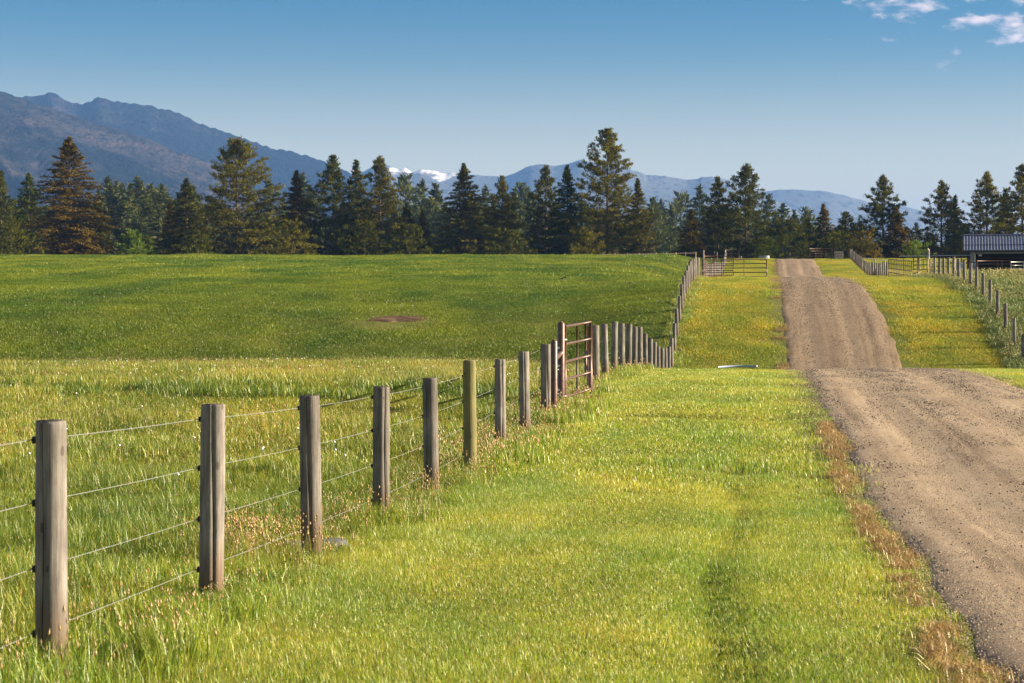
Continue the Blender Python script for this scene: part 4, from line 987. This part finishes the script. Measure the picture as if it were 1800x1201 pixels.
def grid(d0, d1, cell, margin=2.5, jit=.12, seed=0):
    """cells on a fence-aligned grid inside a generous view cone"""
    g = np.random.default_rng(seed)
    ds = np.arange(d0, d1, cell); out = []
    for d in ds:
        w = .2575 * 1.15 * d + margin; us = np.arange(-w - fence_x(d), w - fence_x(d), cell)
        out.append(np.stack([us, np.full(len(us), d)], -1))
    P = np.concatenate(out); P = P + g.uniform(-jit, jit, P.shape) * cell
    return P[:, 0], P[:, 1]      # u, d

GS = [(0.0, (.045, .115, .008)), (.28, (.12, .235, .014)), (.55, (.365, .435, .034)), (.72, (.47, .47, .085)), (.82, (.34, .27, .085)), (.9, (.52, .33, .13)), (1.0, (.60, .48, .33))]
G_mown = leafy('mown_grass', GS, (.80, .98, .7), (1.52, 1.34, 1.1), (.5, .24, .3), .5, .2)
G_field = leafy('field_grass', GS, (.66, .74, .55), (1.28, 1.03, .82), (.30, .075, .3), .36, .3)
G_far = leafy('hillside_grass', GS, (.27, .42, .36), (.84, .79, .56), (.16, .07, .3), .32, .3, True, 0.03)
G_hill = leafy('hill_verge_grass', GS, (.82, .88, .65), (1.5, 1.12, .85), (.4, .22, .3), .38, .25, True, 0.03)
G_tall = leafy('tall_grass', GS, (.85, .95, .8), (1.15, 1.05, .95), (.7, .5, .3), .4, .3)
G_dry = leafy('dry_grass', [(0, (.2, .125, .05)), (.5, (.46, .32, .13)), (1, (.62, .50, .26))], (.7, .6, .5), (1.15, 1.05, .95), (1.1, .6, .3), .3, .3)
G_weed = leafy('weeds', [(0, (.05, .10, .025)), (.4, (.12, .18, .05)), (.8, (.22, .25, .08)), (1, (.36, .30, .13))], (1.0, 1.2, .9), (1.35, 1.2, .95), (.4, .25, .3), .35, .3)

def build_grass():
    g = np.random.default_rng(77)
    # --- mown strip (left verge)
    specs = [dict(size=.92, n=1500, hmin=.018, hmax=.052, width=.0033, lean=.5, seed=k, tint=(.25, .84)) for k in range(4)]
    specs += [dict(size=1.84, n=1500, hmin=.025, hmax=.065, width=.0075, lean=.45, seed=10 + k, tint=(.28, .84)) for k in range(4)]
    specs += [dict(size=.34, n=150, hmin=.018, hmax=.05, width=.0036, lean=.5, seed=20 + k, tint=(.25, .84)) for k in range(2)]
    cm = patch_collection('mown', specs, G_mown)
    u1, d1 = grid(4, 29, .46, seed=1); u2, d2 = grid(19, 66, .92, seed=2)
    def lod_edge(a): return 24 + 6 * (fbm(a / 1.1, a * 0 + 5, 91, 3) - .5) + 0 * a
    k1 = d1 < lod_edge(u1) + g.uniform(-2, 2, len(u1)); k2 = d2 > lod_edge(u2) - .5 + g.uniform(-1, 1, len(u2)); u1, d1, u2, d2 = u1[k1], d1[k1], u2[k2], d2[k2]
    u = np.concatenate([u1, u2]); d = np.concatenate([d1, d2]); lod = np.concatenate([np.zeros(len(u1)), np.ones(len(u2))])
    rl = road_left(d) - .24 - .28 * lod; rr = rl + road_width(d) + .55
    x = fence_x(d) + u
    trk = 3.35 + .2 * (vnoise(d / 5, d * 0, 2) - .5)
    k = (((u > .25) & (u < rl)) | ((u > rr + .3 * lod) & (u < RU - .3))) & ~((np.abs(u - trk) < .5) & (d < 24))
    u, d, lod, x, rl = u[k], d[k], lod[k], x[k], rl[k]
    dt = np.repeat(np.arange(6, 24, .155), 8); ut = 3.35 + .2 * (vnoise(dt / 5, dt * 0, 2) - .5) + np.tile([-.55, -.41, -.28, -.15, .15, .28, .41, .55], len(dt) // 8) + g.uniform(-.03, .03, len(dt))
    dm = 6 + 18 * g.random(420) ** .6; um = 3.35 + .2 * (vnoise(dm / 5, dm * 0, 2) - .5) + g.uniform(-.12, .12, 420); ut = np.concatenate([ut, um]); dt = np.concatenate([dt, dm])
    u = np.concatenate([u, ut]); d = np.concatenate([d, dt]); lod = np.concatenate([lod, np.full(len(dt), 2.)]); x = np.concatenate([x, fence_x(dt) + ut])
    cl = fbm(x / 1.3, d / 2.4, 31, 3); hs = .70 + .75 * sstep(.35, .75, cl) + .5 * sstep(1.0, .2, u)
    sc = np.stack([np.ones_like(hs), np.ones_like(hs), hs], -1)
    scatter('mown_grass', 'bright mown grass on the verge between fence and gravel road', cm, x, d, np.where(lod == 2, 8 + g.integers(0, 2, len(u)), lod * 4 + g.integers(0, 4, len(u))).astype(int), sc)
    # --- hill verges either side of the road
    specs = [dict(size=2.0, n=1100, hmin=.04, hmax=.10, width=.016, lean=.5, seed=30 + k, tint=(.3, .8)) for k in range(4)]
    ch = patch_collection('hill_verge', specs, G_hill)
    u, d = grid(66, 252, 1.0, seed=3); rl = road_left(d) - .55; rr = rl + road_width(d) + 1.1
    k = ((u > .2) & (u < rl)) | ((u > rr) & (u < RU - .2)) | ((u > RU + .8) & (d > 136)); u, d = u[k], d[k]; x = fence_x(d) + u
    hs = .6 + .9 * sstep(.35, .75, fbm(x / 2.0, d / 2.6, 37, 3)); sc = np.stack([np.ones_like(hs)] * 2 + [hs], -1)
    scatter('verge_grass', 'drier mown grass on the hill verges beside the road', ch, x, d, g.integers(0, 4, len(u)), sc)
    # --- near field
    specs = [dict(size=1.36, n=900, hmin=.07, hmax=.20, width=.0058, lean=.45, seed=50 + k, tint=(.15, .66), seeds=.008, head=(.004, .026), clump=.3) for k in range(4)]
    specs += [dict(size=2.16, n=1300, hmin=.06, hmax=.18, width=.0105, lean=.45, seed=60 + k, tint=(.22, .76), seeds=.03, head=(.006, .035), clump=.25) for k in range(4)]
    specs += [dict(size=1.8, n=800, hmin=.10, hmax=.22, width=.012, lean=.5, seed=65 + k, tint=(.0, .5), clump=.3) for k in range(2)]
    cf = patch_collection('field', specs, G_field)
    u1, d1 = grid(5, 26, .68, seed=4); u2, d2 = grid(26, 66, 1.08, seed=5)
    u = np.concatenate([u1, u2]); d = np.concatenate([d1, d2]); lod = np.concatenate([np.zeros(len(u1)), np.ones(len(u2))]).astype(int)
    k = (u < -.25) | (u > RU + .4); u, d, lod = u[k], d[k], lod[k]; x = fence_x(d) + u
    hs = .62 + .8 * sstep(.32, .72, fbm(x / 1.6, d / 2.2, 41, 3)); idx = lod * 4 + g.integers(0, 4, len(u))
    dit = np.abs(d - 40.5 - 1.2 * (vnoise(x / 4, x * 0, 4) - .5)) < 1.15; dit = dit & (u < -1.4) & (vnoise(x / 2.3, x * 0 + 2, 8) > .25)
    idx = np.where(dit, 8 + g.integers(0, 2, len(u)), idx); hs = np.where(dit, 1.25, hs)
    scatter('field_grass', 'seedy pasture grass in the near field left of the fence', cf, x, d, idx, np.stack([np.ones_like(hs)] * 2 + [hs], -1))
    # --- far hillside field, shorter and coloured darker than the near field
    specs = [dict(size=3.0, n=1400, hmin=.04, hmax=.12, width=.016, lean=.6, seed=80 + k, tint=(.2, .6), clump=.1) for k in range(4)]
    specs += [dict(size=4.6, n=1500, hmin=.04, hmax=.14, width=.026, lean=.6, seed=90 + k, tint=(.24, .64), clump=.1) for k in range(4)]
    ch2 = patch_collection('hillside', specs, G_far)
    u1, d1 = grid(66, 135, 1.5, 4, seed=6); u2, d2 = grid(135, 252, 2.3, 6, seed=7)
    u = np.concatenate([u1, u2]); d = np.concatenate([d1, d2]); lod = np.concatenate([np.zeros(len(u1)), np.ones(len(u2))]).astype(int)
    x = fence_x(d) + u
    r2 = ((x - DIRT_X) / 2.45) ** 2 + ((d - DIRT_D + .5) / 2.2) ** 2
    k = (((u < -.7 - .4 * lod)) ) & (r2 > 1.0); u, d, lod, x = u[k], d[k], lod[k], x[k]
    hs = .6 + .75 * sstep(.48, .78, fbm(x / 7.0, d / 2.6, 43, 3)) + .2 * (fbm(x / 1.2, d / 1.2, 47, 2) - .5)
    scatter('hillside_grass', 'dark short grass on the rising hillside field', ch2, x, d, lod * 4 + g.integers(0, 4, len(u)), np.stack([np.ones_like(hs)] * 2 + [hs], -1))
    # --- tall grass along the left fence
    specs = [dict(size=.6, n=260, hmin=.06, hmax=.22, width=.006, lean=.4, seed=110 + k, tint=(.2, .7), seeds=.03, head=(.0065, .032), clump=.5) for k in range(4)]
    specs += [dict(size=.9, n=260, hmin=.07, hmax=.21, width=.012, lean=.4, seed=120 + k, tint=(.2, .72), seeds=.04, head=(.011, .045), clump=.4) for k in range(4)]
    ct = patch_collection('fence_grass', specs, G_tall)
    d = np.concatenate([np.repeat(np.arange(5, 40, .4), 3), np.repeat(np.arange(40, 129, .7), 2)]); n = len(d); lod = (d > 24).astype(int)
    u = g.normal(.06, .24, n); d = d + g.uniform(-.2, .2, n); x = fence_x(d) + u
    pk = fbm(x * 0 + 1, d / 1.3, 51, 3); k = (pk > .36) | (g.random(n) < .25); u, d, lod, x, pk = u[k], d[k], lod[k], x[k], pk[k]
    hs = (.55 + .95 * sstep(.35, .75, pk)) * np.where(d > 60, .8, 1); scatter('fence_grass', 'tall seeding grass left unmown along the left fence line', ct, x, d, lod * 4 + g.integers(0, 4, len(u)), np.stack([np.ones_like(hs)] * 2 + [hs], -1))
    # --- orange seed heads thick round the third and fourth post
    specs = [dict(size=.6, n=60, hmin=.16, hmax=.36, width=.004, lean=.35, seed=140 + k, tint=(.4, .8), seeds=.8, head=(.0075, .035)) for k in range(3)]
    cs = patch_collection('seed_grass', specs, G_tall)
    n = 20; d = np.concatenate([g.normal(16.8, 1.1, n), g.normal(26, 4, 20)]); u = np.concatenate([g.normal(-.2, .35, n), g.normal(-.05, .25, 20)]); x = fence_x(d) + u
    scatter('seed_grass', 'patch of orange foxtail seed heads by the third grey post', cs, x, d, g.integers(0, 3, len(d)), np.stack([np.full(len(d), .9)] * 3, -1))
    # --- dry orange margin of the road
    specs = [dict(size=.26, n=46, hmin=.015, hmax=.075, width=.0055, lean=1.3, seed=150 + k, tint=(.1, .8)) for k in range(3)] + [dict(size=.8, n=330, hmin=.02, hmax=.08, width=.013, lean=1.1, seed=155 + k, tint=(.1, .8)) for k in range(3)]
    cd = patch_collection('dry_margin', specs, G_dry)
    d = np.concatenate([np.repeat(np.arange(5, 34, .24), 3), np.repeat(np.arange(84, 240, .8), 1)]); n = len(d); d = d + g.uniform(-.2, .2, n)
    pk = fbm(d / 2.2, d * 0 + 4, 61, 3); w = .01 + .12 * sstep(.4, .85, pk)
    u = road_left(d) - .15 + g.normal(.1, .75, n) * w; k = (pk > .36) & (g.random(n) < .25 + 1.1 * sstep(.4, .7, pk)) & ((d < 34) | (g.random(n) < .7)); u, d, = u[k], d[k]; x = fence_x(d) + u
    scatter('dry_grass', 'dead orange grass along the left margin of the gravel road', cd, x, d, np.where(d < 40, 0, 3) + g.integers(0, 3, len(d)), np.stack([np.ones(len(d))] * 3, -1), lift=.03)
    # --- weeds along and beyond the right fence
    specs = [dict(size=1.7, n=420, hmin=.12, hmax=.32, width=.018, lean=.4, seed=170 + k, tint=(.25, .75), seeds=.08, head=(.02, .08), clump=.4) for k in range(4)]
    cw = patch_collection('weeds', specs, G_weed)
    u, d = grid(60, 150, .85, 5, seed=9); k = (u > RU + .9); u, d = u[k], d[k]; x = fence_x(d) + u
    d2 = np.repeat(np.arange(62, 140, .5), 2); u2 = RU + g.normal(.1, .28, len(d2)); d2 = d2 + g.uniform(-.3, .3, len(d2))
    u = np.concatenate([u, u2]); x = np.concatenate([x, fence_x(d2) + u2]); hs = np.concatenate([.65 + .8 * sstep(.3, .7, fbm(x[:len(d)] / 2.5, d / 2.5, 71, 3)), .5 + .5 * g.random(len(d2))]); d = np.concatenate([d, d2])
    scatter('weeds', 'tall grey-green weeds in the field beyond the right fence', cw, x, d, g.integers(0, 4, len(d)), np.stack([np.ones_like(hs)] * 2 + [hs], -1))
    # --- gravel
    cg = bpy.data.collections.new('gravel')
    for i, c in enumerate(((.05, .045, .043), (.09, .075, .065), (.24, .19, .14), (.34, .28, .21), (.16, .14, .13))):
        gg = np.random.default_rng(200 + i); nu, nv = 7, 4; V = []
        for a in range(nv + 1):
            f = math.pi * a / nv
            for b in range(nu):
                t = 2 * math.pi * b / nu; q = np.array([math.cos(t) * math.sin(f), math.sin(t) * math.sin(f), .65 * math.cos(f)]) * gg.uniform(.75, 1.15) * .5; V.append(q)
        Q = [(a * nu + b, a * nu + (b + 1) % nu, (a + 1) * nu + (b + 1) % nu, (a + 1) * nu + b) for a in range(nv) for b in range(nu)]
        me = np_mesh('pebble_%d' % i, V, [Q], [simple('pebble_%d' % i, c, .8, 0, .3, 3)]); cg.objects.link(bpy.data.objects.new('gravel_stone_%02d' % i, me))
    n = 45000; d = 5 + 52 * g.random(n) ** .8; a = g.random(n); tr = a * road_width(d); u = road_left(d) + tr - .12
    dens = .10 + .5 * np.exp(-((tr - 2.1) / .45) ** 2) + .2 * np.exp(-((tr - .25) / .3) ** 2) + .9 * np.exp(-((tr - 3.9) / .6) ** 2)
    dens *= .35 + 1.2 * sstep(.4, .65, fbm(tr / .7, d / 3.5, 81, 3)); k = g.random(n) < dens; u, d, tr = u[k], d[k], tr[k]; x = fence_x(d) + u
    k = np.abs(x) < .2575 * 1.2 * d + 1; u, d, tr, x = u[k], d[k], tr[k], x[k]
    nf_ = 16000; df = g.uniform(57, 135, nf_); af = g.random(nf_); kf = g.random(nf_) < .25 + .75 * np.abs(np.sin(af * 9.4)) ** 2
    df, af = df[kf], af[kf]; d = np.concatenate([d, df]); trf = af * road_width(df); tr = np.concatenate([tr, trf]); uf = road_left(df) + trf; u = np.concatenate([u, uf]); x = np.concatenate([x, fence_x(df) + uf])
    s = .008 + .020 * g.random(len(d)) ** 3.5 + .0003 * d; pick = g.choice(5, len(d), p=[.16, .18, .26, .2, .2])
    wd = road_width(d); cr = .035 + .05 * np.sin(np.pi * np.clip(tr / wd, 0, 1)) - .03 * np.exp(-((tr - 1.15) / .28) ** 2) - .03 * np.exp(-((tr - 2.9) / .28) ** 2)
    def grit(size, n, lo, hi, seed):
        g2 = np.random.default_rng(seed); xy = (g2.random((n, 2)) + g2.random((n, 2)) - 1) * size / 2; r = lo + (hi - lo) * g2.random(n) ** 2.5
        o6 = np.array([(1, 0, 0), (0, 1, 0), (-1, 0, 0), (0, -1, 0), (0, 0, .8), (0, 0, -.5)])
        V = np.concatenate([xy, (r * .25)[:, None]], 1)[:, None, :] + o6[None] * r[:, None, None] * g2.uniform(.6, 1.25, (n, 6, 1))
        k = np.arange(n)[:, None] * 6; T3 = np.concatenate([k + np.array([[a, (a + 1) % 4, 4]]) for a in range(4)])
        return V.reshape(-1, 3), T3, np.repeat(g2.random(n), 6)
    mg = mat_new('grit'); t = NT(mg); a = t.n('ShaderNodeAttribute'); a.attribute_name = 'tint'
    t.principled(t.ramp(a.outputs['Fac'], [(0.06, (.06, .05, .045)), (.22, (.22, .17, .12)), (.6, (.42, .33, .22)), (.95, (.58, .48, .34))]), .85, 0, None, .15)
    cq = bpy.data.collections.new('grit')
    for i in range(8):
        V, T3, A = grit(.8 if i < 4 else 1.6, 300 if i < 4 else 260, .0022 if i < 4 else .005, .009 if i < 4 else .016, 300 + i)
        cq.objects.link(bpy.data.objects.new('grit_patch_%02d' % i, np_mesh('grit_%02d' % i, V, [T3], [mg], attr=A)))
    uq, dq = [], []
    for dd in np.concatenate([np.arange(6, 26, .4), np.arange(26, 62, .8), np.arange(62, 135, 1.2)]):
        c = .4 if dd < 26 else .8; aa = np.arange(.1, 4.7, c); uq.append(road_left(dd) + aa); dq.append(np.full(len(aa), dd))
    uq = np.concatenate(uq); dq = np.concatenate(dq); xq = fence_x(dq) + uq; kq = np.abs(xq) < .2575 * 1.2 * dq + 1; uq, dq, xq = uq[kq], dq[kq], xq[kq]
    trq = uq - road_left(dq); wq = road_width(dq); crq = .035 + .05 * np.sin(np.pi * np.clip(trq / wq, 0, 1)) - .04 * np.exp(-((trq - 1.15) / .28) ** 2) - .04 * np.exp(-((trq - 2.9) / .28) ** 2)
    scq = .8 + .5 * g.random(len(dq)) + np.where(dq > 62, .8, 0)
    scatter('grit', 'fine grit and pea gravel covering the road', cq, xq, dq, np.where(dq < 26, 0, 4) + g.integers(0, 4, len(dq)), np.stack([np.ones_like(scq), np.ones_like(scq), scq], -1), lift=crq)
    o = scatter('gravel', 'loose dark and tan stones scattered over the near gravel road', cg, x, d, pick, np.stack([s, s, s], -1), lift=cr)
    # --- dandelion clocks
    n = 170; d = np.concatenate([g.uniform(44, 60, 90), g.uniform(20, 44, 30), g.uniform(88, 112, 50)]); u = -np.abs(g.uniform(1, 1, n)) - g.random(n) * (.26 * d + fence_x(d)); x = fence_x(d) + u
    V = []; Fq = []
    hh = g.uniform(.14, .24, n); zz = ground_z(x, d) + hh
    for i in range(n):
        r = .02; o = len(V)
        for q in ((1, 0, 0), (0, 1, 0), (-1, 0, 0), (0, -1, 0), (0, 0, 1), (0, 0, -1)): V.append((x[i] + q[0] * r, d[i] + q[1] * r, zz[i] + q[2] * r))
        for a in range(4): Fq += [(o + a, o + (a + 1) % 4, o + 4), (o + (a + 1) % 4, o + a, o + 5)]
        o = len(V); V += [(x[i] - .004, d[i], zz[i]), (x[i] + .004, d[i], zz[i]), (x[i], d[i], zz[i] - hh[i])]; Fq.append((o, o + 1, o + 2))
    o = link(bpy.data.objects.new('dandelion_clocks', np_mesh('dandelion_clocks', V, [np.array(Fq)], [M['dandelion']]))); tag(o, 'white dandelion clocks dotted over the pasture', kind='stuff')
build_grass()
